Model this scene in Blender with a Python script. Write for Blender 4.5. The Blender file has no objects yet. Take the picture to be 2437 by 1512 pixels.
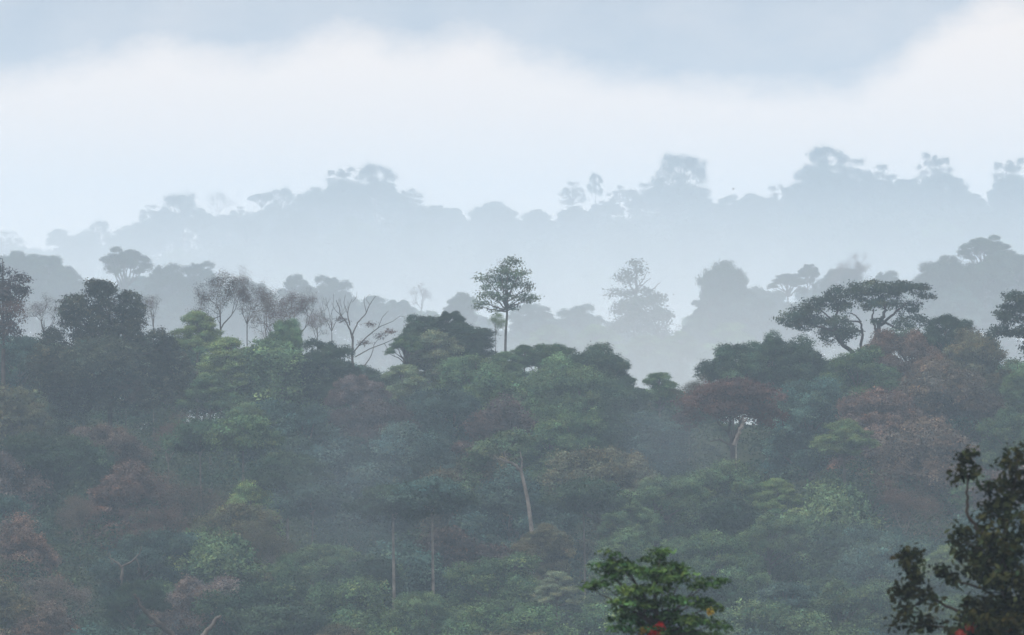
import bpy, math, random
import numpy as np
R = math.radians
scn = bpy.context.scene

# ------------------------------------------------------------------ camera, world, sun, exposure
K = 0.12 / 2437.0                      # metres per picture unit per metre of distance (300 mm on 36 mm)
cam_d = bpy.data.cameras.new('camera'); cam = bpy.data.objects.new('camera', cam_d)
scn.collection.objects.link(cam); scn.camera = cam
cam.location = (0, 0, 0); cam.rotation_euler = (R(90), 0, 0)
cam_d.lens = 300; cam_d.sensor_width = 36; cam_d.clip_start = 0.5; cam_d.clip_end = 30000
cam_d.dof.use_dof = True; cam_d.dof.focus_distance = 900; cam_d.dof.aperture_fstop = 6.3

SUN_EL, SUN_ROT = R(60), R(248)
world = bpy.data.worlds.new('World'); scn.world = world; world.use_nodes = True
nt = world.node_tree; nt.nodes.clear()
def N(t, **kw):
    n = nt.nodes.new(t)
    for k_, v in kw.items(): setattr(n, k_, v)
    return n
L = lambda a, b: nt.links.new(a, b)
def M(op, a, b=None, c=None, clamp=False):
    n = N('ShaderNodeMath', operation=op, use_clamp=clamp)
    for i, v in enumerate((a, b, c)):
        if v is None: continue
        if isinstance(v, (int, float)): n.inputs[i].default_value = v
        else: L(v, n.inputs[i])
    return n.outputs[0]
tc = N('ShaderNodeTexCoord'); sep = N('ShaderNodeSeparateXYZ'); L(tc.outputs['Generated'], sep.inputs[0])
X, Y_, Z = sep.outputs
hor = M('SQRT', M('ADD', M('MULTIPLY', X, X), M('MULTIPLY', Y_, Y_)))
az = M('ARCTAN2', X, Y_)                                   # 0 straight ahead
el = M('DIVIDE', Z, hor)
# top edge of the white bank of cloud lying behind the hills, by azimuth
prof = [(-1400, 40), (-900, 140), (-500, 210), (0, 172), (110, 150), (230, 118), (420, 100), (600, 112), (690, 96), (770, 66), (850, 58),
        (950, 84), (1020, 80), (1090, 66), (1170, 82), (1260, 118), (1400, 148), (1540, 168), (1700, 190), (1950, 186),
        (2090, 150), (2180, 90), (2270, 30), (2400, -30), (2900, -60), (3600, 60)]
A0, A1 = (-1400 - 1218.5) * K, (3600 - 1218.5) * K
fc = N('ShaderNodeFloatCurve'); cm = fc.mapping; cu = cm.curves[0]
E0, E1 = (756 - 400) * K, (756 + 200) * K
pts = [(((x - 1218.5) * K - A0) / (A1 - A0), ((756 - y + 24) * K - E0) / (E1 - E0)) for x, y in prof]
cu.points[0].location = pts[0]; cu.points[1].location = pts[-1]
for p in pts[1:-1]: cu.points.new(*p)
cm.update()
L(M('DIVIDE', M('SUBTRACT', az, A0), A1 - A0, clamp=True), fc.inputs['Value'])
topel = M('ADD', M('MULTIPLY', fc.outputs[0], E1 - E0), E0)
mp = N('ShaderNodeMapping'); mp.inputs['Scale'].default_value = (60, 60, 110); L(tc.outputs['Generated'], mp.inputs[0])
ns = N('ShaderNodeTexNoise'); ns.inputs['Scale'].default_value = 1.0; ns.inputs['Detail'].default_value = 6; ns.inputs['Roughness'].default_value = .55
L(mp.outputs[0], ns.inputs['Vector'])
nz = M('SUBTRACT', ns.outputs[0], 0.5)
mp3 = N('ShaderNodeMapping'); mp3.inputs['Scale'].default_value = (260, 260, 420); L(tc.outputs['Generated'], mp3.inputs[0])
ns3 = N('ShaderNodeTexNoise'); ns3.inputs['Detail'].default_value = 7; ns3.inputs['Scale'].default_value = 1; ns3.inputs['Roughness'].default_value = .6; L(mp3.outputs[0], ns3.inputs['Vector'])
edge = M('ADD', M('ADD', M('SUBTRACT', topel, el), M('MULTIPLY', nz, 120 * K)), M('MULTIPLY', M('SUBTRACT', ns3.outputs[0], .5), 60 * K))
bank = N('ShaderNodeMapRange', interpolation_type='SMOOTHSTEP'); L(edge, bank.inputs[0])
bank.inputs[1].default_value = -70 * K; bank.inputs[2].default_value = 120 * K
# the overcast deck high overhead
mp2 = N('ShaderNodeMapping'); mp2.inputs['Scale'].default_value = (3, 3, 6); L(tc.outputs['Generated'], mp2.inputs[0])
ns2 = N('ShaderNodeTexNoise'); ns2.inputs['Scale'].default_value = 1.5; ns2.inputs['Detail'].default_value = 4; L(mp2.outputs[0], ns2.inputs['Vector'])
deck = N('ShaderNodeMapRange', interpolation_type='SMOOTHSTEP'); L(M('ADD', el, M('MULTIPLY', M('SUBTRACT', ns2.outputs[0], .5), .2)), deck.inputs[0])
deck.inputs[1].default_value = .06; deck.inputs[2].default_value = .4
# thin veil that greys the blue patch
veil = M('ADD', .34, M('MULTIPLY', nz, .55))
fac = M('MAXIMUM', M('MAXIMUM', bank.outputs[0], M('MULTIPLY', deck.outputs[0], .92)), veil, clamp=True)
sky = N('ShaderNodeTexSky', sky_type='NISHITA', sun_disc=False, sun_elevation=SUN_EL, sun_rotation=SUN_ROT)
vr = N('ShaderNodeVectorMath', operation='NORMALIZE'); va = N('ShaderNodeVectorMath', operation='ADD'); va.inputs[1].default_value = (0, 0, .13)
L(tc.outputs['Generated'], va.inputs[0]); L(va.outputs[0], vr.inputs[0]); L(vr.outputs[0], sky.inputs[0])   # deep blue seen through the break in the cloud
sky.air_density = 1.0; sky.dust_density = 1.5; sky.ozone_density = 2.0
bg1 = N('ShaderNodeBackground'); L(sky.outputs[0], bg1.inputs[0]); bg1.inputs[1].default_value = 0.09
bg2 = N('ShaderNodeBackground'); cmx = N('ShaderNodeMix', data_type='RGBA'); L(deck.outputs[0], cmx.inputs[0])
cmx.inputs[6].default_value = (1.0, .865, .775, 1); cmx.inputs[7].default_value = (.95, .965, 1.0, 1); L(cmx.outputs[2], bg2.inputs[0])   # low cloud warmer than the deck
CLOUD_LOW, CLOUD_HIGH = .97, 1.4
L(M('ADD', CLOUD_LOW, M('MULTIPLY', deck.outputs[0], CLOUD_HIGH - CLOUD_LOW)), bg2.inputs[1])
mix = N('ShaderNodeMixShader'); L(fac, mix.inputs[0]); L(bg1.outputs[0], mix.inputs[1]); L(bg2.outputs[0], mix.inputs[2])
wo = N('ShaderNodeOutputWorld'); L(mix.outputs[0], wo.inputs[0])

sl = bpy.data.lights.new('sun', 'SUN'); sl.energy = 2.6; sl.angle = R(14); sl.color = (1, .96, .9)
sun = bpy.data.objects.new('sun', sl); scn.collection.objects.link(sun)
sun.rotation_euler = (R(90) - SUN_EL, 0, R(180) - SUN_ROT)
scn.view_settings.view_transform = 'Standard'; scn.view_settings.look = 'None'
scn.view_settings.exposure = 0.24; scn.view_settings.gamma = 1
cy = scn.cycles
cy.max_bounces = 4; cy.diffuse_bounces = 2; cy.glossy_bounces = 1; cy.transmission_bounces = 1; cy.volume_bounces = 2
cy.use_denoising = True; cy.denoising_prefilter = 'ACCURATE'; cy.volume_step_rate = 1

# ------------------------------------------------------------------ terrain
def W(px, py, Y): return ((px - 1218.5) * K * Y, Y, (756 - py) * K * Y)
TY = [-300, 0, 60, 150, 300, 450, 560, 620, 840, 930, 1200, 1500, 1700, 2000, 2300, 2600, 3300, 3800, 4700, 5400, 6600]
TZ = [-4, -1.8, -6, -17, -42, -50, -42, -34, -10, -18, -60, -50, -38, -22, -12, -24, -75, -35, 32, 15, -60]
CX = [-600, 0, 300, 500, 800, 950, 1100, 1300, 1450, 1620, 1750, 1950, 2250, 2437, 3000]
CZ = [-40, -30, -14, 0, 12, 12, 7, 10, 10, 18, 8, 24, 22, 18, 0]
_rng = np.random.default_rng(3)
_ph = _rng.uniform(0, 6.28, (10,)); 
def ground(x, y):
    x = np.asarray(x, float); y = np.asarray(y, float)
    z = np.interp(y, TY, TZ)
    px = x / np.maximum(y, 50) / K + 1218.5
    z = z + np.interp(px, CX, CZ) * np.clip((y - 3500) / 900, 0, 1) * np.clip((6500 - y) / 900, 0, 1)
    a = np.clip((y - 120) / 500, 0, 1)
    z = z + a * (1.6 * np.sin(x * .045 + y * .013 + _ph[0]) + 1.1 * np.sin(x * .11 - y * .03 + _ph[1]) + .5 * np.sin(x * .3 + y * .19 + _ph[2]))
    return z

def newmat(name):
    m = bpy.data.materials.new(name); m.use_nodes = True; m.node_tree.nodes.clear(); return m, m.node_tree
def arr_mesh(name, verts, faces_flat, nper, mat, tone=None, smooth=False):
    me = bpy.data.meshes.new(name); v = np.asarray(verts, np.float32); f = np.asarray(faces_flat, np.int32).ravel()
    nf = len(f) // nper
    me.vertices.add(len(v)); me.vertices.foreach_set('co', v.ravel())
    me.loops.add(len(f)); me.loops.foreach_set('vertex_index', f)
    me.polygons.add(nf); me.polygons.foreach_set('loop_start', np.arange(nf, dtype=np.int32) * nper)
    if smooth: me.polygons.foreach_set('use_smooth', np.ones(nf, bool))
    me.update(calc_edges=True)
    if tone is not None:
        at = me.color_attributes.new('tone', 'FLOAT_COLOR', 'POINT'); at.data.foreach_set('color', np.asarray(tone, np.float32).ravel())
    me.materials.append(mat); return me

def foliage_mat(name, trans=.12):
    m, t = newmat(name); n = t.nodes
    oi = n.new('ShaderNodeObjectInfo'); at = n.new('ShaderNodeAttribute'); at.attribute_name = 'tone'
    mx = n.new('ShaderNodeMix'); mx.data_type = 'RGBA'; mx.blend_type = 'MULTIPLY'; mx.inputs[0].default_value = 1
    t.links.new(oi.outputs['Color'], mx.inputs[6]); t.links.new(at.outputs['Color'], mx.inputs[7])
    d = n.new('ShaderNodeBsdfDiffuse'); tr = n.new('ShaderNodeBsdfTranslucent'); ms = n.new('ShaderNodeMixShader'); ms.inputs[0].default_value = trans
    t.links.new(mx.outputs[2], d.inputs[0]); t.links.new(mx.outputs[2], tr.inputs[0])
    t.links.new(d.outputs[0], ms.inputs[1]); t.links.new(tr.outputs[0], ms.inputs[2])
    o = n.new('ShaderNodeOutputMaterial'); t.links.new(ms.outputs[0], o.inputs[0]); return m
def bark_mat():
    m, t = newmat('bark'); n = t.nodes
    oi = n.new('ShaderNodeObjectInfo'); g = n.new('ShaderNodeNewGeometry'); nz_ = n.new('ShaderNodeTexNoise'); nz_.inputs['Scale'].default_value = 1.7; nz_.inputs['Detail'].default_value = 5
    t.links.new(g.outputs['Position'], nz_.inputs['Vector'])
    cr = n.new('ShaderNodeValToRGB'); cr.color_ramp.elements[0].color = (.45, .42, .4, 1); cr.color_ramp.elements[1].color = (1.35, 1.3, 1.25, 1)
    cr.color_ramp.elements[0].position = .3; cr.color_ramp.elements[1].position = .7
    t.links.new(nz_.outputs[0], cr.inputs[0])
    mx = n.new('ShaderNodeMix'); mx.data_type = 'RGBA'; mx.blend_type = 'MULTIPLY'; mx.inputs[0].default_value = 1
    t.links.new(oi.outputs['Color'], mx.inputs[6]); t.links.new(cr.outputs[0], mx.inputs[7])
    p = n.new('ShaderNodeBsdfPrincipled'); p.inputs['Roughness'].default_value = .9; p.inputs['Specular IOR Level'].default_value = .08; t.links.new(mx.outputs[2], p.inputs[0])
    o = n.new('ShaderNodeOutputMaterial'); t.links.new(p.outputs[0], o.inputs[0]); return m
def soil_mat():
    m, t = newmat('forest_floor'); n = t.nodes
    g = n.new('ShaderNodeNewGeometry'); nz_ = n.new('ShaderNodeTexNoise'); nz_.inputs['Scale'].default_value = .35; nz_.inputs['Detail'].default_value = 8
    t.links.new(g.outputs['Position'], nz_.inputs['Vector'])
    cr = n.new('ShaderNodeValToRGB'); cr.color_ramp.elements[0].color = (.014, .022, .012, 1); cr.color_ramp.elements[1].color = (.04, .042, .024, 1)
    t.links.new(nz_.outputs[0], cr.inputs[0])
    p = n.new('ShaderNodeBsdfPrincipled'); p.inputs['Roughness'].default_value = 1; p.inputs['Specular IOR Level'].default_value = 0; t.links.new(cr.outputs[0], p.inputs[0])
    o = n.new('ShaderNodeOutputMaterial'); t.links.new(p.outputs[0], o.inputs[0]); return m
FOL, BARK, SOIL = foliage_mat('foliage'), bark_mat(), soil_mat()
FLOWER = foliage_mat('petals', .3)

def link(o, parent=None):
    scn.collection.objects.link(o)
    if parent: o.parent = parent
    return o

ys = np.unique(np.concatenate([np.arange(-300, 1000, 20), np.arange(1000, 2700, 50), np.arange(2700, 6601, 100)])).astype(float)
us = np.concatenate([np.linspace(-3800, -260, 24)[:-1], np.linspace(-260, 260, 105), np.linspace(260, 3800, 24)[1:]])
gx, gy = np.meshgrid(us, ys); gz = ground(gx, gy)
nu, nyy = len(us), len(ys); ii = np.arange(nu * nyy).reshape(nyy, nu)
ff = np.stack([ii[:-1, :-1], ii[:-1, 1:], ii[1:, 1:], ii[1:, :-1]], -1).reshape(-1, 4)
gm = arr_mesh('ground', np.stack([gx, gy, gz], -1).reshape(-1, 3), ff, 4, SOIL, smooth=True)
g_o = link(bpy.data.objects.new('terrain', gm)); g_o['kind'] = 'structure'

# ------------------------------------------------------------------ foliage and wood builders
def unit(a): return a / np.maximum(np.linalg.norm(a, axis=-1, keepdims=True), 1e-9)
QN, QS = 1.6, .8
class Leaves:
    def __init__(s): s.c = []; s.n = []; s.sz = []; s.t = []; s.r = .55
    def add(s, c, n, sz, tone): s.c.append(c); s.n.append(n); s.sz.append(sz); s.t.append(tone)
    def mesh(s, name, rng, mat=None, asp=.6, hexa=False):
        c = np.concatenate(s.c); n = unit(np.concatenate(s.n)); sz = np.concatenate(s.sz)[:, None]; t = np.concatenate(s.t)
        a = unit(np.cross(n, unit(rng.normal(size=n.shape)))); b = np.cross(n, a)
        k = len(c)
        if hexa:   # pointed leaf, slightly folded along its midrib
            q = [c - a*sz*.5, c - a*sz*.15 + b*sz*asp*.45 + n*sz*.08, c + a*sz*.22 + b*sz*asp*.36 + n*sz*.06, c + a*sz*.5 - n*sz*.06,
                 c + a*sz*.22 - b*sz*asp*.36 + n*sz*.06, c - a*sz*.15 - b*sz*asp*.45 + n*sz*.08]
            v = np.stack(q, 1).reshape(-1, 3); f = (np.arange(k)[:, None] * 6 + np.array([[0, 1, 2, 3, 3, 4, 5, 0]])).reshape(-1, 4)
            tone = np.repeat(t, 6, 0)
        else:
            j = rng.uniform(-.25, .25, (k, 1))
            q = [c - a*sz*.5, c + b*sz*asp*.5 + a*sz*j, c + a*sz*.5, c - b*sz*asp*.5 + a*sz*j]
            v = np.stack(q, 1).reshape(-1, 3); f = np.arange(4 * k); tone = np.repeat(t, 4, 0)
        tone = np.concatenate([tone, np.ones((len(tone), 1))], 1)
        return arr_mesh(name, v, f, 4, mat or FOL, tone)
def tones(rng, n, base, spread=.28, hue=.12):
    v = np.exp(rng.normal(0, spread, (n, 1))); h = rng.normal(0, hue, (n, 1))
    return base * v * np.concatenate([1 + h, np.ones((n, 1)), 1 - .8 * h], 1)
def clump_leaves(Lv, rng, pos, out, per, sig, size, flat=.55, sp=.13, up=.55, cspread=.26):
    """every clump in pos gets `per` leaves of its own spread round it"""
    m = len(pos)
    if m == 0: return
    ct = tones(rng, m, np.ones(3), cspread, .10)
    per = int(per * QN); size = size * QS
    idx = np.repeat(np.arange(m), per); k = len(idx)
    off = rng.normal(size=(k, 3)) * np.array([sig, sig, sig * flat])
    c = pos[idx] + off
    n = out[idx] * .6 + np.array([0, 0, up]) + rng.normal(0, .55, (k, 3))
    sz = size * rng.uniform(.55, 1.3, k)
    Lv.add(c, n, sz, ct[idx] * tones(rng, k, np.ones(3), sp, .06))
LT = .22        # how much one bough differs from the next in colour
def lobe(Lv, rng, c, r, dens=1.0, size=.34, sig=None, per=26, low=-.25, flat=.5, rough=.14, cspread=.28, up=.55):
    """a bough of foliage: clumps set round the shell of an ellipsoid, more above than below"""
    c = np.array(c, float); r = np.array(r, float) * np.ones(3)
    area = 4 * math.pi * (((r[0]*r[1])**1.6 + (r[0]*r[2])**1.6 + (r[1]*r[2])**1.6) / 3) ** (1/1.6)
    sg = sig or max(.27, .13 * r.min() + .14)
    m = max(5, int(area * dens / (sg * sg * 3.2)))
    d = unit(rng.normal(size=(m * 3, 3))); d = d[(d[:, 2] > low) | (rng.random(len(d)) < .25)][:m]
    rad = rng.uniform(.72, 1.0, (len(d), 1)) * (1 + rng.normal(0, rough, (len(d), 1)))
    clump_leaves(Lv, rng, c + d * r * rad, d, per, sg, size, flat, cspread=cspread, up=up)
    Lv.t[-1] = Lv.t[-1] * tones(rng, 1, np.ones(3), LT, .05)

class Wood:
    def __init__(s): s.v = []; s.f = []; s.n = 0
    def tube(s, pts, rad, sides=5):
        pts = np.array(pts, float); rad = np.array(rad, float); m = len(pts)
        t = np.gradient(pts, axis=0); t = unit(t)
        ref = np.array([0.31, .95, .05]); a = unit(np.cross(t, ref)); b = np.cross(t, a)
        an = np.arange(sides) * 2 * math.pi / sides
        ring = pts[:, None] + rad[:, None, None] * (a[:, None] * np.cos(an)[None, :, None] + b[:, None] * np.sin(an)[None, :, None])
        i = s.n + np.arange(m * sides).reshape(m, sides); j = np.roll(i, -1, 1)
        s.f.append(np.stack([i[:-1], j[:-1], j[1:], i[1:]], -1).reshape(-1, 4)); s.v.append(ring.reshape(-1, 3)); s.n += m * sides
    def curve(s, rng, a, b, r0, r1, wob=.08, n=7, sag=0., sides=5):
        a = np.array(a, float); b = np.array(b, float); L_ = np.linalg.norm(b - a); u = np.linspace(0, 1, n)
        w = np.cumsum(rng.normal(0, wob * L_ / n * 1.6, (n, 3)), 0); w = w - u[:, None] * w[-1]; w[0] = 0
        p = a + (b - a) * u[:, None] + w; p[:, 2] += sag * L_ * np.sin(u * math.pi)
        s.tube(p, r0 + (r1 - r0) * u ** .8, sides); return p
    def grow(s, rng, p, d, ln, r, depth, tips, spread=.6, up=.15):
        p = np.array(p, float); d = unit(np.array(d, float)); n = 6; q = [p]; dd = d
        for i in range(n):
            dd = unit(dd + rng.normal(0, .13, 3) + np.array([0, 0, up * .25])); q.append(q[-1] + dd * ln / n)
        q = np.array(q); s.tube(q, np.linspace(r, r * .62, n + 1), 5 if r > .04 else 4)
        tips.append((q[-1], dd, depth))
        if depth <= 0: return
        for j in range(rng.integers(2, 4)):
            k = n if j < 2 else rng.integers(2, n); base = q[k]
            nd = unit(dd + rng.normal(0, spread, 3) + np.array([0, 0, up]))
            s.grow(rng, base, nd, ln * rng.uniform(.58, .85), r * (.62 if k == n else .45), depth - 1, tips, spread, up)
    def mesh(s, name):
        return arr_mesh(name, np.concatenate(s.v), np.concatenate(s.f), 4, BARK, smooth=True)

class Proto: pass
def finish(Lv, Wd, name, rng, **kw):
    p = Proto(); p.crown = Lv.mesh(name + '_crown', rng, **kw) if Lv is not None and Lv.c else None
    p.branch = Wd.mesh(name + '_branches') if Wd.v else None
    pts = []
    for me in (p.crown, p.branch):
        if me is None: continue
        a = np.empty(len(me.vertices) * 3, np.float32); me.vertices.foreach_get('co', a); pts.append(a.reshape(-1, 3))
    a = np.concatenate(pts)
    p.w = float(np.percentile(np.hypot(a[:, 0], a[:, 1]), 97) * 2); p.h = float(np.percentile(a[:, 2], 99.7)); return p

def proto_dome(seed, h=8., nl=26, dens=1., size=.34, fine=1., low=-.25, tall=1., ir=.25, limbs=True):
    """cauliflower-like broadleaf crown, 12 m across"""
    rng = np.random.default_rng(seed); Lv = Leaves(); Wd = Wood()
    for i in range(nl):
        u = (i + .5) / nl; th = i * 2.39996 + rng.uniform(-.4, .4); zz = 1 - u * 1.05
        rr = math.sqrt(max(0, 1 - max(zz, 0) ** 2)); R_ = 4.5 * (1 + rng.normal(0, ir * .5))
        c = np.array([rr * R_ * math.cos(th), rr * R_ * math.sin(th), h * .30 + h * .55 * zz * (1 + rng.normal(0, ir * .3))])
        r = rng.uniform(1.25, 2.3) * np.array([1, 1, .72 * tall])
        lobe(Lv, rng, c, r, dens * .55, size, low=low, per=int(24 * fine))
        if limbs: Wd.curve(rng, (0, 0, 0), c, .22, .05, sides=4)
    lobe(Lv, rng, (0, 0, h * .42), (4.2, 4.2, h * .36), .35, size * 1.2, low=-.4)
    return finish(Lv, Wd, 'dome', rng)
def proto_mass(seed, h=7., skirt=6., nl=46, size=.34, ir=.3, spread=4.7, br=(.9, 1.75), core=True, sg=None):
    """billowing crown whose boughs reach far down its sides"""
    rng = np.random.default_rng(seed); Lv = Leaves(); Wd = Wood(); lean = rng.normal(0, .8, 2)
    for i in range(nl):
        if i < nl * .55:
            u = (i + .5) / (nl * .55); zz = 1 - u; rr = math.sqrt(max(0, 1 - zz * zz)); z = skirt + h * .8 * zz * (1 + rng.normal(0, ir * .3)); R_ = spread * rr * (1 + rng.normal(0, ir * .4))
        else: z = skirt * rng.random(); R_ = spread * rng.uniform(.7, 1.12)
        th = i * 2.39996 + rng.uniform(-.6, .6)
        c = np.array([R_ * math.cos(th) + lean[0] * z / 8, R_ * math.sin(th) + lean[1] * z / 8, z]); b = rng.uniform(*br)
        lobe(Lv, rng, c, b * np.array([1.1, 1.1, rng.uniform(.7, 1.0)]), .6, size, per=24, flat=.7, sig=sg, rough=.14 if sg is None else .3)
        if i % 2 == 0: Wd.curve(rng, (0, 0, max(0, z - 4)), c, .18, .05, sides=4)
    Wd.tube([(0, 0, -.1), (0, .1, skirt), (0, 0, skirt + h * .6)], [.32, .24, .06])
    if core: lobe(Lv, rng, (0, 0, skirt * .8), (spread * .75, spread * .75, (h + skirt) * .38), .35, size * 1.25, low=-.6)
    return finish(Lv, Wd, 'mass', rng)
def proto_tiered(seed, h=7.5):
    """light tree with flat sprays of foliage in tiers"""
    rng = np.random.default_rng(seed); Lv = Leaves(); Wd = Wood()
    for i in range(60):
        zz = rng.uniform(0, 1); R_ = 5.6 * (1 - zz ** 1.8) ** .6 * math.sqrt(rng.uniform(.1, 1)); th = rng.uniform(0, 6.28)
        c = np.array([R_ * math.cos(th), R_ * math.sin(th), h * (.12 + .8 * zz) - .05 * R_])
        lobe(Lv, rng, c, (rng.uniform(.8, 1.4), rng.uniform(.8, 1.4), .5), .8, .30, sig=.32, per=20, low=-.1, flat=.5, up=.7)
        if i % 2 == 0: Wd.curve(rng, (0, 0, max(0, c[2] - 2.5)), c, .12, .03, sides=4)
    Wd.tube([(0, 0, -.1), (.2, .1, h * .5), (0, 0, h * .9)], [.28, .18, .05])
    lobe(Lv, rng, (0, 0, h * .4), (3.6, 3.6, h * .33), .3, .36, low=-.4)
    return finish(Lv, Wd, 'tiered', rng)
def proto_drape(seed, h=15.):
    """tall crown draped with creepers that hang in curtains"""
    rng = np.random.default_rng(seed); Lv = Leaves(); Wd = Wood()
    for i in range(22):
        zz = rng.uniform(0, 1) ** .8; R_ = (3.2 + 1.6 * (1 - zz)) * math.sqrt(rng.uniform(.15, 1)) * (1 if zz < .85 else .5); th = rng.uniform(0, 6.28)
        c = np.array([R_ * math.cos(th), R_ * math.sin(th), h * (.18 + .72 * zz)])
        lobe(Lv, rng, c, np.array([1.5, 1.5, 1.3]) * rng.uniform(.8, 1.25), .6, .32)
        Wd.curve(rng, (0, 0, max(0, c[2] - 4)), c, .15, .05, sides=4)
        for j in range(5):
            a = rng.uniform(0, 6.28); p = c + np.array([1.3 * math.cos(a), 1.3 * math.sin(a), 0]); ln = rng.uniform(2, 5.5); m = int(ln * 3)
            q = p - np.array([0, 0, 1]) * np.linspace(0, ln, m)[:, None] + rng.normal(0, .12, (m, 3))
            clump_leaves(Lv, rng, q, unit(np.array([math.cos(a), math.sin(a), .2]))[None].repeat(m, 0), 18, .32, .28, 1.1, up=.1)
    Wd.tube([(0, 0, -.1), (.2, -.1, h * .5), (0, 0, h * .85)], [.34, .24, .06])
    lobe(Lv, rng, (0, 0, h * .45), (3., 3., h * .4), .45, .4, low=-.8)
    return finish(Lv, Wd, 'drape', rng)
def proto_twiggy(seed, h=9., leafy=10, depth=5, ln=3.0, size=.2, sig=.4, spread=.62):
    """thin crown: the twigs show and each carries only a few leaves"""
    rng = np.random.default_rng(seed); Lv = Leaves(); Wd = Wood(); tips = []
    for j in range(3):
        a = j * 2.1 + rng.uniform(-.4, .4)
        Wd.grow(rng, (0, 0, 0), (math.cos(a) * .6, math.sin(a) * .6, 1), ln, .12, depth, tips, spread, .16)
    P_ = np.array([t[0] for t in tips if t[2] <= 2]); D_ = np.array([t[1] for t in tips if t[2] <= 2])
    if leafy: clump_leaves(Lv, rng, P_, D_, leafy, sig, size, .7)
    p = finish(Lv, Wd, 'twiggy', rng); return p
def proto_open(seed, h=8.):
    """open crown: heavy crooked boughs that each end in dense pads of leaves, gaps between"""
    rng = np.random.default_rng(seed); Lv = Leaves(); Wd = Wood()
    for i in range(17):
        th = i * 2.39996 + rng.uniform(-.5, .5); R_ = 5.2 * math.sqrt((i + .6) / 17)
        c = np.array([R_ * math.cos(th), R_ * math.sin(th), h * (.93 - .42 * (R_ / 5.2) ** 2) + rng.normal(0, .6)])
        lobe(Lv, rng, c, np.array([1.25, 1.25, .7]) * rng.uniform(.7, 1.2), .8, .32, sig=.33, low=-.1)
        p = Wd.curve(rng, (0, 0, 0), c - (0, 0, .13), .24, .06, wob=.13, sag=.06)
        q = p[4]; c2 = q + np.array([rng.normal(0, 1.1), rng.normal(0, 1.1), 1.3])
        Wd.curve(rng, q, c2, .08, .03); lobe(Lv, rng, c2, (.8, .8, .5), .8, .3, sig=.3)
    return finish(Lv, Wd, 'open', rng)

PR = {
 'dome': [proto_dome(1), proto_dome(2, h=9.5, nl=30), proto_dome(3, h=7, ir=.45), proto_dome(4, h=8, nl=34, ir=.35, size=.28)],
 'mass': [proto_mass(81), proto_mass(82, 5.5, 7, spread=4.2), proto_mass(83, 8, 5, 50, ir=.45), proto_mass(84, 6, 8, 54, ir=.5, br=(.8, 1.5), size=.3), proto_mass(85, 7, 5, 40, spread=5, br=(1.1, 2.)), proto_mass(86, 9, 8, 56, ir=.35)],
 'lacy': [proto_mass(91, 6, 2.5, 26, ir=.5, br=(.7, 1.5), core=False, sg=.42), proto_mass(92, 7, 2, 24, ir=.6, br=(.7, 1.4), core=False, sg=.42), proto_mass(93, 5, 3, 28, ir=.5, br=(.6, 1.4), core=False, sg=.42)],
 'tier': [proto_tiered(11), proto_tiered(12, 6.5), proto_tiered(13, 8.5)],
 'drape': [proto_drape(21), proto_drape(22, 12), proto_drape(23, 17)],
 'twig': [proto_twiggy(31, leafy=7, sig=.42, depth=6, ln=2.8), proto_twiggy(32, leafy=9, sig=.45, depth=6, ln=2.8), proto_twiggy(33, leafy=6, sig=.4, depth=6, ln=2.8)],
 'thin': [proto_twiggy(41, leafy=2, sig=.35, depth=6, ln=2.7), proto_twiggy(42, leafy=3, sig=.4, depth=6, ln=2.7)],
 'bare': [proto_twiggy(51, leafy=0, depth=4, spread=.5), proto_twiggy(52, leafy=0, depth=4, spread=.42)],
 'open': [proto_open(61), proto_open(62, 9.5)],
}
def trunk_proto(seed):
    rng = np.random.default_rng(seed); Wd = Wood(); z = np.linspace(0, 1, 9); w = np.cumsum(rng.normal(0, .07, (9, 2)), 0); w -= w[-1]*z[:, None]**.0
    Wd.tube(np.c_[w, z], .34 - .1 * z + .22 * np.exp(-z * 14), 8); return Wd.mesh('trunk')
TRUNK = [trunk_proto(i) for i in (5, 6, 7)]

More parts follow.
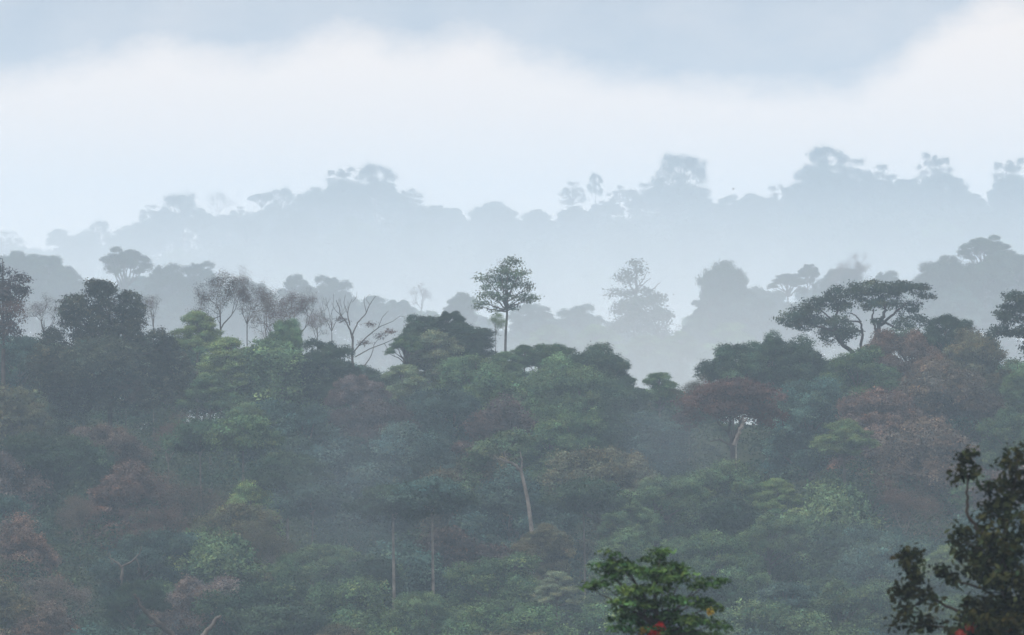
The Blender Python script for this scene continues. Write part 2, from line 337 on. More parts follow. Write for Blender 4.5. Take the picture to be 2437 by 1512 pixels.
TINT = {'dg': (.028, .046, .026), 'g': (.062, .100, .046), 'lg': (.10, .14, .055), 'pg': (.12, .15, .085), 'br': (.074, .056, .042),
        'rb': (.086, .055, .043), 'gb': (.095, .075, .066), 'ol': (.070, .068, .038), 'bg': (.036, .062, .050), 'db': (.052, .040, .034)}
BARKC = {'pale': (.17, .155, .14), 'grey': (.10, .09, .08), 'dark': (.06, .05, .043)}
rnd = random.Random(8)
TREES = []
def set_thing(o, label, cat, group=None):
    if label: o['label'] = label
    o['category'] = cat
    if group: o['group'] = group
def place(kind, px, top, w, Y, tint, label=None, ref=None, group=None, bark='grey', hs=1., name=None, var=None, zone='main', rot=None):
    if kind == 'dome' and var is None: kind = 'mass'
    if kind in ('mass', 'drape') and zone == 'main': w *= 1.38
    if kind == 'mass' and zone == 'far': hs *= .8; w *= 1.1
    ps = PR[kind]; p = ps[rnd.randrange(len(ps)) if var is None else var]
    x, y, zt = W(px, top, Y); s = w * K * Y / p.w; cb = zt - p.h * s * hs; gz_ = float(ground(x, y)); base = min(gz_, cb - 1.)
    names = {'dome': 'broadleaf_tree', 'mass': 'broadleaf_tree', 'lacy': 'broadleaf_tree', 'tier': 'broadleaf_tree', 'drape': 'creeper_draped_tree', 'twig': 'thin_crowned_tree', 'thin': 'thin_crowned_tree', 'bare': 'bare_tree', 'open': 'open_crowned_tree'}
    root = link(bpy.data.objects.new(name or names[kind], None)); root.location = (x, y, base); root.empty_display_size = .5
    rz = rnd.uniform(0, 6.28) if rot is None else rot; c = TINT[tint]; j = rnd.uniform(.8, 1.25)
    if p.crown:
        o = link(bpy.data.objects.new('crown', p.crown), root); o.location = (0, 0, cb - base); o.scale = (s, s, s * hs); o.rotation_euler.z = rz
        o.color = (c[0] * j, c[1] * j * rnd.uniform(.95, 1.05), c[2] * j, 1)
    if p.branch:
        o = link(bpy.data.objects.new('branches', p.branch), root); o.location = (0, 0, cb - base); o.scale = (s, s, s * hs); o.rotation_euler.z = rz; o.color = (*BARKC[bark], 1)
    o = link(bpy.data.objects.new('trunk', TRUNK[rnd.randrange(3)]), root); tk = .5 if kind in ('twig', 'thin', 'bare') else .85; o.scale = (s * tk, s * tk, cb - base); o.color = (*BARKC[bark], 1)
    t = dict(root=root, px=px, py=top + 25, w=w, kind=kind, tint=tint, label=label, ref=ref, group=group, zone=zone); TREES.append(t)
    return root
def hero(name, label, Y, px0, pyb, lobes, tint, bark='grey', seed=0, size=.30, per=26, dens=.8, sig=None, limb=.12, trunk=None, cat='tree', group=None,
         ref=None, extra=None, thick=.9, zone='main', hexa=False, asp=.6, flat=.5, low=-.25, hang=0, cspread=.22, trunk_r=.3, up=.55):
    """tree whose boughs stand where the photo shows them; each bough gets its own depth and roundness"""
    rng = np.random.default_rng(seed + 900); u = K * Y
    x0, y0, zb = W(px0, pyb, Y); gz_ = float(ground(x0, y0)); base = min(gz_, zb - 1)
    root = link(bpy.data.objects.new(name, None)); root.location = (x0, y0, base)
    Lv = Leaves(); Wd = Wood(); fork = np.array([0, 0, zb - base])
    cols = {}
    for lb in lobes:
        px, py, rx, rz = lb[:4]; dy = lb[4] if len(lb) > 4 else rng.uniform(-1, 1) * rx * .9
        c = np.array([(px - px0) * u, dy * u, (756 - py) * u - base]); r = np.array([rx * u, rx * u * thick, rz * u])
        lobe(Lv, rng, c, r, dens, size, sig=sig, per=per, low=low, flat=flat, cspread=cspread, up=up)
        if limb: Wd.curve(rng, fork + (c - fork) * np.array([.0, .0, .15 + rng.uniform(0, .25)]), c, limb, limb * .3, wob=.10, sag=.03)
        for j in range(int(hang * 6)):
            a = rng.uniform(0, 6.28); q0 = c + np.array([r[0] * math.cos(a), r[1] * math.sin(a), -.2 * r[2]]); ln = rng.uniform(.5, 1) * hang * 2.5; m = max(2, int(ln * 3))
            q = q0 - np.array([0, 0, 1]) * np.linspace(0, ln, m)[:, None] + rng.normal(0, .1, (m, 3))
            clump_leaves(Lv, rng, q, unit(np.array([math.cos(a), math.sin(a), .2]))[None].repeat(m, 0), 16, .3, size * .9, 1.1, up=.1)
    for b in (extra or []):     # wood shown bare: polyline of (px, py, dy) with two radii in metres
        pl, r0, r1 = b; P_ = np.array([[(q[0] - px0) * u, (q[2] if len(q) > 2 else 0), (756 - q[1]) * u - base] for q in pl])
        t_ = np.linspace(0, 1, len(P_)); tt = np.linspace(0, 1, len(P_) * 4); PP = np.stack([np.interp(tt, t_, P_[:, i]) for i in range(3)], 1)
        PP[1:-1] = (PP[:-2] + PP[1:-1] * 2 + PP[2:]) / 4; PP[1:-1] += rng.normal(0, r0 * .25, PP[1:-1].shape)
        Wd.tube(PP, r0 + (r1 - r0) * tt, 6)
    c = TINT[tint] if isinstance(tint, str) else tint
    if Lv.c:
        o = link(bpy.data.objects.new('crown', Lv.mesh(name + '_crown', rng, hexa=hexa, asp=asp)), root); o.color = (*c, 1)
    if Wd.v:
        o = link(bpy.data.objects.new('branches', Wd.mesh(name + '_branches')), root); o.color = (*BARKC[bark], 1)
    T = Wood(); n = 12
    tp = trunk or [(px0, pyb)]
    P_ = [np.array([(q[0] - px0) * u, 0, (756 - q[1]) * u - base]) for q in tp]       # from the top of the trunk down
    P_.append(np.array([P_[-1][0] * .6, 0, 0])); P_ = np.array(P_); t_ = np.linspace(0, 1, len(P_)); tt = np.linspace(0, 1, n)
    PP = np.stack([np.interp(tt, t_, P_[:, i]) for i in range(3)], 1)
    T.tube(PP, trunk_r * (.62 + .38 * tt + .5 * np.exp(-(1 - tt) * 12)), 8)
    o = link(bpy.data.objects.new('trunk', T.mesh(name + '_trunk')), root); o.color = (*BARKC[bark], 1)
    TREES.append(dict(root=root, px=px0, py=min(l[1] for l in lobes) if lobes else pyb, w=200, kind='hero', tint='g', label=label, ref=ref, group=group, zone=zone))
    root['category'] = cat
    return root
# ------------------------------------------------------------------ the main wooded slope
def YM(py): return float(np.interp(py, [640, 860, 1512, 1600], [835, 800, 610, 590]))
# hero trees of the near ridge
hero('lone_tree', 'tall lone tree with a slim bare trunk and layered rounded crown standing above the ridge', 845, 1203, 745,
     [(1214, 631, 29, 16), (1191, 648, 22, 12), (1237, 648, 22, 14), (1154, 666, 24, 13), (1182, 687, 32, 16), (1223, 677, 36, 18), (1205, 663, 34, 18),
      (1260, 685, 15, 9), (1246, 709, 30, 10), (1163, 702, 25, 9), (1200, 709, 29, 10), (1149, 724, 20, 7), (1264, 712, 13, 7), (1182, 738, 17, 8), (1223, 734, 22, 8), (1136, 731, 10, 4)],
     (.075, .105, .060), 'grey', 1, size=.28, per=18, dens=.5, limb=.09, sig=.32, trunk=[(1207, 690), (1207, 745), (1203, 800), (1202, 900)], trunk_r=.16,
     ref='the tall lone tree')
hero('creeper_draped_tree', 'huge dark creeper-draped tree with lumpy towers, the biggest crown on the left ridge', 790, 262, 900,
     [(240, 690, 32, 24), (222, 676, 16, 12), (258, 684, 16, 14), (180, 722, 32, 22), (155, 740, 18, 16), (165, 762, 20, 22), (200, 745, 18, 20), (308, 712, 26, 22), (326, 735, 16, 22), (300, 740, 22, 26), (330, 765, 12, 24),
      (245, 735, 30, 28), (240, 775, 34, 30), (290, 780, 34, 34), (182, 790, 12, 28), (262, 825, 50, 40), (325, 815, 22, 34), (125, 800, 26, 22), (110, 830, 22, 24), (150, 850, 36, 34), (200, 850, 30, 30), (378, 800, 24, 16), (398, 822, 26, 22), (420, 860, 28, 26), (440, 895, 24, 26),
      (370, 860, 40, 34), (320, 890, 50, 40), (240, 890, 60, 44), (140, 905, 40, 36), (100, 880, 24, 30), (300, 950, 80, 44), (400, 930, 50, 36), (180, 950, 60, 36), (250, 860, 95, 60), (165, 900, 70, 60), (360, 890, 70, 60), (200, 800, 24, 30), (110, 870, 40, 40)],
     (.040, .044, .028), 'dark', 2, size=.25, sig=.20, per=16, dens=.8, hang=.7, limb=.16, low=-.5, cspread=.4, ref='the huge dark creeper-draped tree')
hero('open_crowned_tree', 'wide flat-topped tree with dark leafy pads on crooked bare boughs, gaps of mist showing through', 840, 2060, 880,
     [(1880, 760, 30, 20), (1905, 745, 24, 16), (1935, 735, 30, 18), (1960, 720, 26, 14), (2000, 705, 34, 20), (2005, 735, 30, 18), (1905, 775, 30, 14), (1950, 765, 34, 16), (2000, 770, 30, 18),
      (2040, 700, 26, 22), (2075, 690, 36, 20), (2115, 695, 36, 22), (2070, 720, 34, 18), (2110, 722, 30, 14), (2150, 690, 30, 18), (2185, 690, 26, 14), (2205, 708, 16, 10), (2165, 735, 26, 18), (2180, 765, 24, 16), (2150, 770, 22, 14), (2020, 790, 30, 12), (2085, 765, 12, 8),
      (1985, 800, 40, 20), (2140, 800, 46, 20)],
     (.036, .050, .030), 'dark', 3, size=.30, dens=.55, limb=0, sig=.30,
     extra=[([(2060, 880), (2085, 800), (2095, 770), (2110, 735), (2100, 715)], .30, .09), ([(2088, 795), (2075, 760), (2080, 735)], .14, .06), ([(2095, 775), (2130, 745), (2160, 720)], .16, .06),
            ([(2060, 870), (1995, 810), (1985, 770), (1995, 730)], .24, .08), ([(1990, 790), (1940, 775), (1900, 760)], .13, .06), ([(1990, 770), (1955, 740), (1930, 735)], .10, .04),
            ([(2050, 830), (2052, 790), (2048, 765), (2010, 765)], .15, .07), ([(2050, 768), (2035, 750), (2020, 745)], .09, .04), ([(1990, 805), (2040, 785), (2060, 790)], .08, .04), ([(2100, 765), (2150, 790), (2180, 770)], .12, .05)],
     ref='the wide flat-topped tree')
hero('broadleaf_tree', 'dark tree cut by the right frame edge, leafy sprays reaching left over the mist', 780, 2470, 800,
     [(2420, 712, 30, 18), (2395, 735, 20, 10), (2385, 748, 22, 8), (2410, 760, 26, 14), (2440, 740, 34, 22), (2378, 782, 18, 9), (2410, 795, 24, 10), (2436, 790, 26, 16), (2445, 825, 16, 12), (2480, 720, 46, 40), (2500, 790, 50, 40), (2370, 795, 12, 6)],
     (.034, .046, .030), 'dark', 4, size=.30, dens=.65, sig=.28, limb=.10, ref='the dark tree at the right frame edge')
hero('broadleaf_tree', 'dark brownish tree with stubby leafy tufts cut by the left frame edge', 800, 8, 830,
     [(5, 650, 14, 18), (45, 668, 20, 16), (10, 690, 26, 26), (30, 700, 30, 24), (-20, 720, 40, 50), (30, 745, 26, 30), (10, 790, 36, 34), (-30, 640, 26, 30), (55, 690, 12, 8)],
     (.062, .046, .042), 'dark', 5, size=.28, dens=.6, sig=.3, limb=.10, extra=[([(35, 740), (60, 700), (68, 680)], .09, .03), ([(5, 700), (8, 640), (5, 615)], .1, .03)], ref='the brownish tree at the left frame edge')
hero('bare_tree', 'large bare grey tree with many forked limbs rising out of the ridge', 838, 838, 850,
     [(905, 800, 10, 5), (880, 775, 8, 5), (865, 815, 9, 5), (930, 790, 8, 4), (815, 760, 8, 4)],
     (.10, .075, .066), 'grey', 6, size=.2, dens=.4, limb=0, trunk_r=.17, trunk=[(840, 800), (838, 850), (842, 900)],
     extra=[([(840, 810), (832, 780), (812, 750), (800, 715)], 0.112, 0.032), ([(832, 775), (826, 740), (838, 712)], 0.074, 0.024), ([(826, 745), (818, 722), (822, 702)], 0.037, 0.016), ([(838, 800), (850, 770), (872, 745), (880, 725), (895, 705)], 0.081, 0.024),
            ([(872, 745), (866, 720), (868, 706)], 0.037, 0.016), ([(840, 840), (868, 805), (900, 780), (935, 765)], 0.081, 0.024), ([(845, 850), (880, 830), (915, 818), (950, 800)], 0.062, 0.024), ([(868, 870), (885, 845), (890, 820), (905, 800)], 0.062, 0.016),
            ([(812, 752), (795, 735), (790, 720)], 0.037, 0.016), ([(900, 780), (910, 755), (925, 740)], 0.037, 0.016), ([(838, 720), (848, 708), (850, 695)], 0.025, 0.012), ([(915, 818), (925, 835), (940, 840)], 0.031, 0.016), ([(935, 765), (952, 752), (965, 755)], 0.025, 0.016), ([(880, 725), (870, 712), (880, 700)], 0.025, 0.012)],
     ref='the large bare forked tree')
hero('leaning_tree', 'leaning tree with a long bare pale trunk forking left in the dark slope centre', 688, 1245, 1120,
     [(1150, 1076, 26, 14, 10), (1176, 1070, 16, 8, 0), (1215, 1068, 20, 9, 5), (1135, 1105, 28, 22, 30), (1118, 1150, 24, 26, 20), (1110, 1190, 22, 30, 0), (1215, 1050, 50, 22, 80), (1150, 1060, 20, 10, 40)], (.062, .092, .050), 'pale', 7, size=.26, dens=.6, limb=0, trunk_r=.20,
     trunk=[(1240, 1120), (1247, 1150), (1256, 1190), (1262, 1235), (1268, 1285)], extra=[([(1241, 1124), (1225, 1105), (1200, 1097), (1175, 1085)], .14, .06), ([(1241, 1122), (1243, 1100), (1238, 1075)], .08, .04), ([(1205, 1098), (1200, 1080), (1205, 1070)], .08, .04)],
     ref='the leaning pale-trunked tree')
hero('forked_dark_tree', 'brown-crowned tree whose dark trunk forks below a broken pale limb', 732, 1744, 1075,
     [(1700, 935, 60, 24), (1760, 925, 60, 26), (1820, 945, 50, 26), (1660, 965, 50, 26), (1740, 975, 80, 26), (1830, 990, 40, 26), (1640, 1000, 36, 22)], (.085, .052, .045), 'dark', 8, size=.26, dens=.55, limb=0, trunk_r=.3,
     trunk=[(1742, 1050), (1744, 1090), (1745, 1120)], extra=[([(1743, 1060), (1735, 1030), (1738, 1000)], .22, .1), ([(1743, 1055), (1755, 1025), (1768, 990)], .2, .1), ([(1740, 1062), (1715, 1045), (1690, 1050)], .12, .05), ([(1735, 1030), (1712, 1010), (1700, 985)], .12, .05)],
     ref='the forked brown-crowned tree')
# broken pale limbs and snags seen among the crowns
def snag(px, py, Y, lines, label, bark='pale', ref=None, rr=.3):
    return hero('dead_tree', label, Y, px, py, [], 'gb', bark, int(px), limb=0, extra=lines, trunk_r=min(rr, .08), cat='dead tree', ref=ref)
snag(1752, 1052, 728, [([(1748, 1060), (1758, 1030), (1768, 1010), (1778, 996)], .2, .08), ([(1764, 1018), (1770, 1000), (1768, 992)], .12, .05)], 'short broken pale snag in front of the forked brown-crowned tree')
snag(290, 1375, 652, [([(290, 1380), (289, 1348), (272, 1335), (258, 1326)], .13, .04), ([(289, 1350), (312, 1338), (332, 1318), (336, 1300)], .09, .03), ([(272, 1336), (266, 1345), (262, 1318)], .05, .02), ([(325, 1328), (332, 1350), (330, 1362)], .05, .02)], 'small pale grey dead tree forked into a Y in the lower left', 'grey', ref='the pale Y-shaped snag', rr=.12)
snag(420, 1520, 560, [([(425, 1530), (375, 1480), (345, 1455), (330, 1430), (318, 1415)], .22, .06), ([(400, 1500), (380, 1490), (350, 1488)], .16, .06)], 'thick dark limb of a fallen tree slanting up to the left at the bottom edge', 'dark')
snag(480, 1520, 558, [([(475, 1525), (500, 1490), (525, 1465)], .2, .1)], 'thick brown broken limb slanting up to the right at the bottom edge', 'grey')
# tall pale trunks standing clear in the shade
def stem(px, top, bot, lean, Y, w, label, tint='g', r=.24, ref=None, bark='grey'):
    return hero('tall_trunked_tree', label, Y, px, top, [(px - w * .3, top - 30, w * .45, 24), (px + w * .3, top - 35, w * .45, 26), (px, top - 60, w * .5, 26), (px + 5, top - 20, w * .5, 16)], tint, bark, int(px) + 3, size=.27, dens=.6,
                trunk_r=r, trunk=[(px - lean, top - 15), (px, bot)], ref=ref, limb=.1)
stem(938, 1240, 1430, 3, 640, 150, 'tall pale slim trunk left of its twin in the dark hollow', 'dg', .15, 'the two tall pale trunks', 'pale')
stem(1031, 1225, 1400, 3, 640, 140, 'tall pale slim trunk right of its twin in the dark hollow', 'bg', .14, bark='pale')
stem(580, 1075, 1200, 2, 722, 120, 'tree on a short grey trunk above a bright green rounded crown', 'g', .14)
stem(684, 1165, 1290, 0, 712, 130, 'dark tree on a pale trunk right of the bright green rounded crown', 'dg', .15)

stem(478, 1085, 1200, 2, 735, 130, 'dark-crowned tree with a thin grey trunk right of the broad rusty crown', 'dg', .11)
stem(742, 1235, 1345, -3, 690, 130, 'blue-green tree with a thin grey trunk left of the two tall pale trunks', 'bg', .10)
stem(1392, 1225, 1330, 4, 700, 140, 'dark tree with a thin grey trunk right of the leaning pale-trunked tree', 'dg', .10)
stem(66, 1120, 1230, 2, 735, 130, 'dark green tree with a thin grey trunk above the rust-brown tree by the left edge', 'dg', .11)
MAIN = [  # kind, px, top, width, tint, label, ref[, hs, Y]
 ('thin', 105, 700, 110, 'gb', 'small bare-twigged tree between the left frame edge and the huge dark tree', None),
 ('dome', 45, 800, 130, 'bg', 'dull green rounded tree under the brownish tree at the left frame edge', None),
 ('twig', 165, 872, 130, 'pg', 'pale drab green bushy tree growing against the foot of the huge dark tree', 'the pale drab bushy tree'),
 ('twig', 300, 895, 90, 'br', 'small brown leafy patch of a tree in front of the huge dark tree', None),
 ('thin', 365, 700, 90, 'gb', 'wispy grey twiggy tree just right of the huge dark tree', None),
 ('twig', 525, 640, 165, 'br', 'brownish twiggy tree with two dark stems, tallest of the thin crowns on the left ridge', 'the brownish twiggy ridge tree', 1.3),
 ('twig', 588, 660, 125, 'gb', 'slim pinkish twiggy tree beside the brownish twiggy ridge tree', None, 1.3),
 ('thin', 640, 675, 150, 'gb', 'pinkish grey sparse tree in the middle of the twiggy row', None, 1.3),
 ('twig', 700, 690, 150, 'gb', 'greyish pink bushy twig tree near the end of the twiggy row', 'the greyish pink twig tree', 1.2),
 ('thin', 755, 735, 90, 'gb', 'low pinkish sparse tree just left of the large bare forked tree', None),
 ('bare', 790, 700, 80, 'gb', 'slim pale leafless tree leaning beside the large bare forked tree', None, 1.5),
 ('tier', 470, 742, 130, 'lg', 'yellow-green feathery tree topping the ridge right of the huge dark tree', 'the yellow-green feathery tree', 1.2),
 ('tier', 540, 805, 170, 'lg', 'yellow-green spreading tree just below the brownish twiggy ridge tree', None),
 ('tier', 500, 890, 150, 'g', 'mid green tree under the yellow-green feathery tree', None),
 ('dome', 672, 762, 70, 'g', 'small pointed dark green treetop poking up right of the yellow-green trees', 'the small pointed treetop', 1.5),
 ('drape', 670, 815, 210, 'g', 'broad green mounded tree below the small pointed treetop', 'the broad green mounded tree', .9),
 ('dome', 785, 812, 115, 'dg', 'dark low domed tree at the foot of the large bare forked tree', 'the dark low dome'),
 ('twig', 855, 895, 130, 'gb', 'mauve-brown thin tree below the large bare forked tree', None),
 ('dome', 1012, 752, 90, 'dg', 'dark clumped treetop left of the pale yellow-green tiered tree', 'the dark clumped treetop', 1.1),
 ('dome', 1062, 742, 66, 'dg', 'small dark round treetop rising above the pale yellow-green tiered tree', None, 1.1),
 ('open', 965, 800, 90, 'g', 'green tree stepping down to the mist left of the pale yellow-green tiered tree', None),
 ('tier', 1035, 790, 170, 'pg', 'pale yellow-green tiered tree below the two dark treetops', 'the pale yellow-green tiered tree', 1.2),
 ('tier', 960, 870, 150, 'pg', 'pale green tiered tree at the edge of the misty gap', None),
 ('drape', 1118, 772, 100, 'dg', 'dark green column-shaped tree just left of the tall lone trunk', 'the dark column tree', .62),
 ('twig', 1180, 745, 70, 'lg', 'light sparse little tree close left of the tall lone trunk', None, 1.1),
 ('tier', 1248, 822, 90, 'g', 'green sprigs of a tree at the foot of the tall lone trunk', None),
 ('open', 1320, 820, 150, 'g', 'uneven green treetops between the tall lone trunk and the round hump tree', None),
 ('dome', 1425, 822, 135, 'dg', 'round dark green hump tree right of the tall lone tree', 'the round hump tree', 1.1),
 ('tier', 1200, 838, 110, 'g', 'green tufted crown hiding the foot of the tall lone trunk', None),
 ('dome', 1140, 850, 170, 'g', 'mid green crown between the dark column tree and the bright green mound', None),
 ('dome', 1300, 850, 170, 'g', 'green crown below the uneven green treetops right of the tall lone trunk', None),
 ('dome', 1380, 880, 200, 'g', 'wide green tree in front of the round hump tree', None),
 ('dome', 1215, 890, 200, 'g', 'bright green mound directly below the tall lone trunk', 'the bright green mound'),
 ('dome', 1080, 930, 200, 'bg', 'wide dull green crown below the dark column tree', None),
 ('drape', 1480, 910, 130, 'dg', 'dark creeper-hung slope of a tree below the round hump tree', None, .8),
 ('tier', 1570, 888, 120, 'g', 'light brown-green tree at the mist edge right of the round hump tree', None),
 ('twig', 1640, 892, 120, 'ol', 'olive tree at the mist edge beside the forked brown-crowned tree', None),
 ('dome', 1745, 818, 130, 'dg', 'tufted dark tree standing alone left of the wide flat-topped tree', 'the tufted dark tree'),
 ('dome', 1830, 795, 110, 'dg', 'rounded dark treetop left of the wide flat-topped tree', 'the rounded dark treetop', 1.1),
 ('dome', 1930, 808, 150, 'dg', 'dark green crown under the left arm of the wide flat-topped tree', None),
 ('dome', 2040, 830, 150, 'g', 'green crown directly under the wide flat-topped tree', None),
 ('dome', 2250, 752, 100, 'dg', 'dark green knob of a treetop above the big reddish brown dome', None, 1.1),
 ('twig', 2170, 790, 190, 'rb', 'big reddish brown domed tree right of the wide flat-topped tree', 'the big reddish brown dome', 1.1),
 ('dome', 2330, 790, 170, 'ol', 'olive and brown broad crown sloping down towards the right frame edge', 'the broad olive crown', 1.1),
 ('twig', 2280, 860, 200, 'br', 'brown leafy crown below the broad olive crown', None),
 ('dome', 2430, 875, 90, 'g', 'green tree below the dark tree at the right frame edge', None),
 ('dome', 1930, 905, 180, 'bg', 'grey-green wide crown between the forked brown-crowned tree and the reddish dome', None),
 ('twig', 2090, 930, 210, 'rb', 'reddish brown crown below the wide flat-topped tree', None),
 ('tier', 2010, 1000, 150, 'lg', 'yellow-green tufted tree in the middle of the right slope', 'the yellow-green tufted tree'),
 ('twig', 2230, 1000, 240, 'br', 'wide brown crown with pale twigs in the right slope', 'the wide brown crown'),
 ('dome', 2400, 985, 150, 'g', 'fresh green tree near the right frame edge above the near leafy tree', None),
 ('drape', 1560, 985, 130, 'bg', 'tall blue-green draped tree beside the pale hazy gap', None, .9),
 ('dome', 1690, 1100, 190, 'g', 'bright green domed tree below the forked brown-crowned tree', 'the bright domed tree', .9),
 ('dome', 1560, 1135, 150, 'g', 'green bushy crown left of the bright domed tree', None, .9),
 ('tier', 1850, 1140, 130, 'lg', 'light green feathery tree right of the bright domed tree', None),
 ('dome', 1990, 1160, 270, 'g', 'biggest smooth green dome in the lower right slope', 'the biggest lower green dome', 1.15),
 ('dome', 1500, 1175, 110, 'g', 'tufted green crown stepping down towards the leaning pale-trunked tree', None),
 ('twig', 1235, 955, 230, 'db', 'dark brown thin crown above the leaning pale-trunked tree', 'the dark brown thin crown'),
 ('dome', 1360, 970, 170, 'g', 'green hanging crown right of the dark brown thin crown', None),
 ('dome', 900, 960, 190, 'db', 'dark crown in the centre left, left of the dull green crowns', 'the dark centre-left crown'),
 ('dome', 1010, 1010, 180, 'bg', 'blue-green crown beside the dark centre-left crown', None),
 ('dome', 720, 960, 200, 'bg', 'blue-green domed tree under the broad green mounded tree', None),
 ('tier', 595, 960, 170, 'g', 'feathery green tree left of the blue-green domed tree', None),
 ('twig', 400, 985, 170, 'rb', 'reddish brown tree right of its brown neighbour below the huge dark tree', 'the right reddish brown tree'),
 ('twig', 265, 1015, 180, 'br', 'brown tree left of its reddish neighbour below the huge dark tree', 'the left brown tree'),
 ('twig', 330, 1110, 220, 'rb', 'broad rusty crown below the pair of brown trees', 'the broad rusty crown'),
 ('dome', 150, 1040, 170, 'dg', 'dark green crown left of the pair of brown trees', None),
 ('dome', 30, 930, 130, 'ol', 'olive crown low on the left frame edge beside the pale drab bushy tree', None),
 ('twig', 75, 1235, 210, 'rb', 'rust-brown domed tree at the left frame edge, low on the slope', 'the rust-brown tree by the left edge'),
 ('twig', 190, 1180, 170, 'br', 'brown crown above the rust-brown tree by the left edge', None),
 ('dome', 595, 1148, 120, 'lg', 'small bright green rounded crown in the left centre', 'the small bright green crown'),
 ('dome', 545, 1205, 210, 'ol', 'olive-green mound just below the small bright green crown', None),
 ('dome', 520, 1275, 290, 'g', 'largest green mound of the lower left slope', 'the largest lower left mound'),
 ('dome', 750, 1300, 190, 'g', 'green mound right of the largest lower left mound', None, .8),
 ('dome', 1165, 1325, 210, 'g', 'bright green mound right of the two tall pale trunks', 'the lower bright mound', .9),
 ('tier', 1325, 1360, 110, 'pg', 'pale green tufted tree right of the lower bright mound', None),
 ('dome', 315, 1385, 120, 'dg', 'small dark green crown in front of the foot of the pale Y-shaped snag', None, 1., 636),
 ('dome', 1015, 1412, 140, 'g', 'small green mound under the two tall pale trunks', None),
 ('dome', 1285, 1250, 110, 'ol', 'olive crown at the foot of the leaning pale-trunked tree', None),
 ('dome', 2240, 1300, 110, 'lg', 'light green tree just left of the dark near tree', None),
 ('tier', 2330, 1130, 150, 'g', 'green tree showing behind the dark near tree', None),
 ('dome', 1830, 1225, 150, 'g', 'green crown left of the biggest lower green dome', None),
 ('dome', 1480, 1270, 160, 'g', 'green mound above the near green tree with the red flower', None),
 ('dome', 1700, 1270, 190, 'g', 'green mound rising above the right side of the near green tree', None),
]
for i_, t in enumerate(MAIN):
    kind, px, top, w, tint, label, ref = t[:7]; hs = t[7] if len(t) > 7 else 1.
    if kind == 'twig' and top > 780 and (w >= 190 or i_ % 3): kind = 'mass'; w *= .95
    place(kind, px, top, w, t[8] if len(t) > 8 else YM(top + 10), tint, label, ref, hs=hs)

# ------------------------------------------------------------------ fill of the slope, described from the trees around it
def near_main(px, py, d):
    return any(t['zone'] == 'main' and math.hypot(t['px'] - px, (t['py'] - py) * 1.25) < d for t in TREES)
for px in range(-40, 2520, 88):       # canopy closing the ridge line behind the named crowns
    sl_ = np.interp(px, [0, 100, 460, 860, 890, 940, 1180, 1500, 1560, 1660, 1720, 2400, 2500], [800, 810, 800, 862, 895, 875, 858, 925, 925, 922, 865, 845, 885])
    place(rnd.choice(['dome', 'dome', 'tier']), px + rnd.uniform(-20, 20), float(sl_) + rnd.uniform(0, 22), rnd.uniform(150, 200), 852 + rnd.uniform(-5, 8), rnd.choice(['g', 'dg', 'bg', 'ol']))
row = 0
for py in range(880, 1570, 62):
    row += 1
    for px in range(-60 + (row % 2) * 76, 2540, 152):
        x_ = px + rnd.uniform(-32, 32); y_ = py + rnd.uniform(-18, 18)
        sky_line = np.interp(x_, [0, 60, 120, 460, 860, 930, 1180, 1500, 1690, 2400], [800, 800, 760, 800, 900, 900, 860, 930, 920, 860])
        if y_ < sky_line + 35 or near_main(x_, y_ + 25, 100): continue
        brown = (x_ < 480 and y_ > 960) or (x_ > 2050 and y_ < 1250) or (1600 < x_ < 1850 and y_ < 1080)
        kind = rnd.choice(['twig', 'dome', 'dome', 'dome'] if brown else ['dome', 'dome', 'dome', 'tier', 'drape', 'drape', 'drape', 'twig'])
        tint = rnd.choice(['br', 'rb', 'gb', 'ol'] if brown and (kind == 'twig' or rnd.random() < .45) else ['g', 'g', 'dg', 'bg', 'bg', 'ol'])
        if kind == 'twig' and not brown: tint = rnd.choice(['ol', 'gb', 'bg'])
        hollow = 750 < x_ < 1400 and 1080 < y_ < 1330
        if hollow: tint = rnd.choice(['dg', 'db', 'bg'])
        place(kind, x_, y_, rnd.uniform(190, 270), YM(y_ + 10) + rnd.uniform(-6, 6), tint, hs=.95 if kind == 'drape' else 1.)

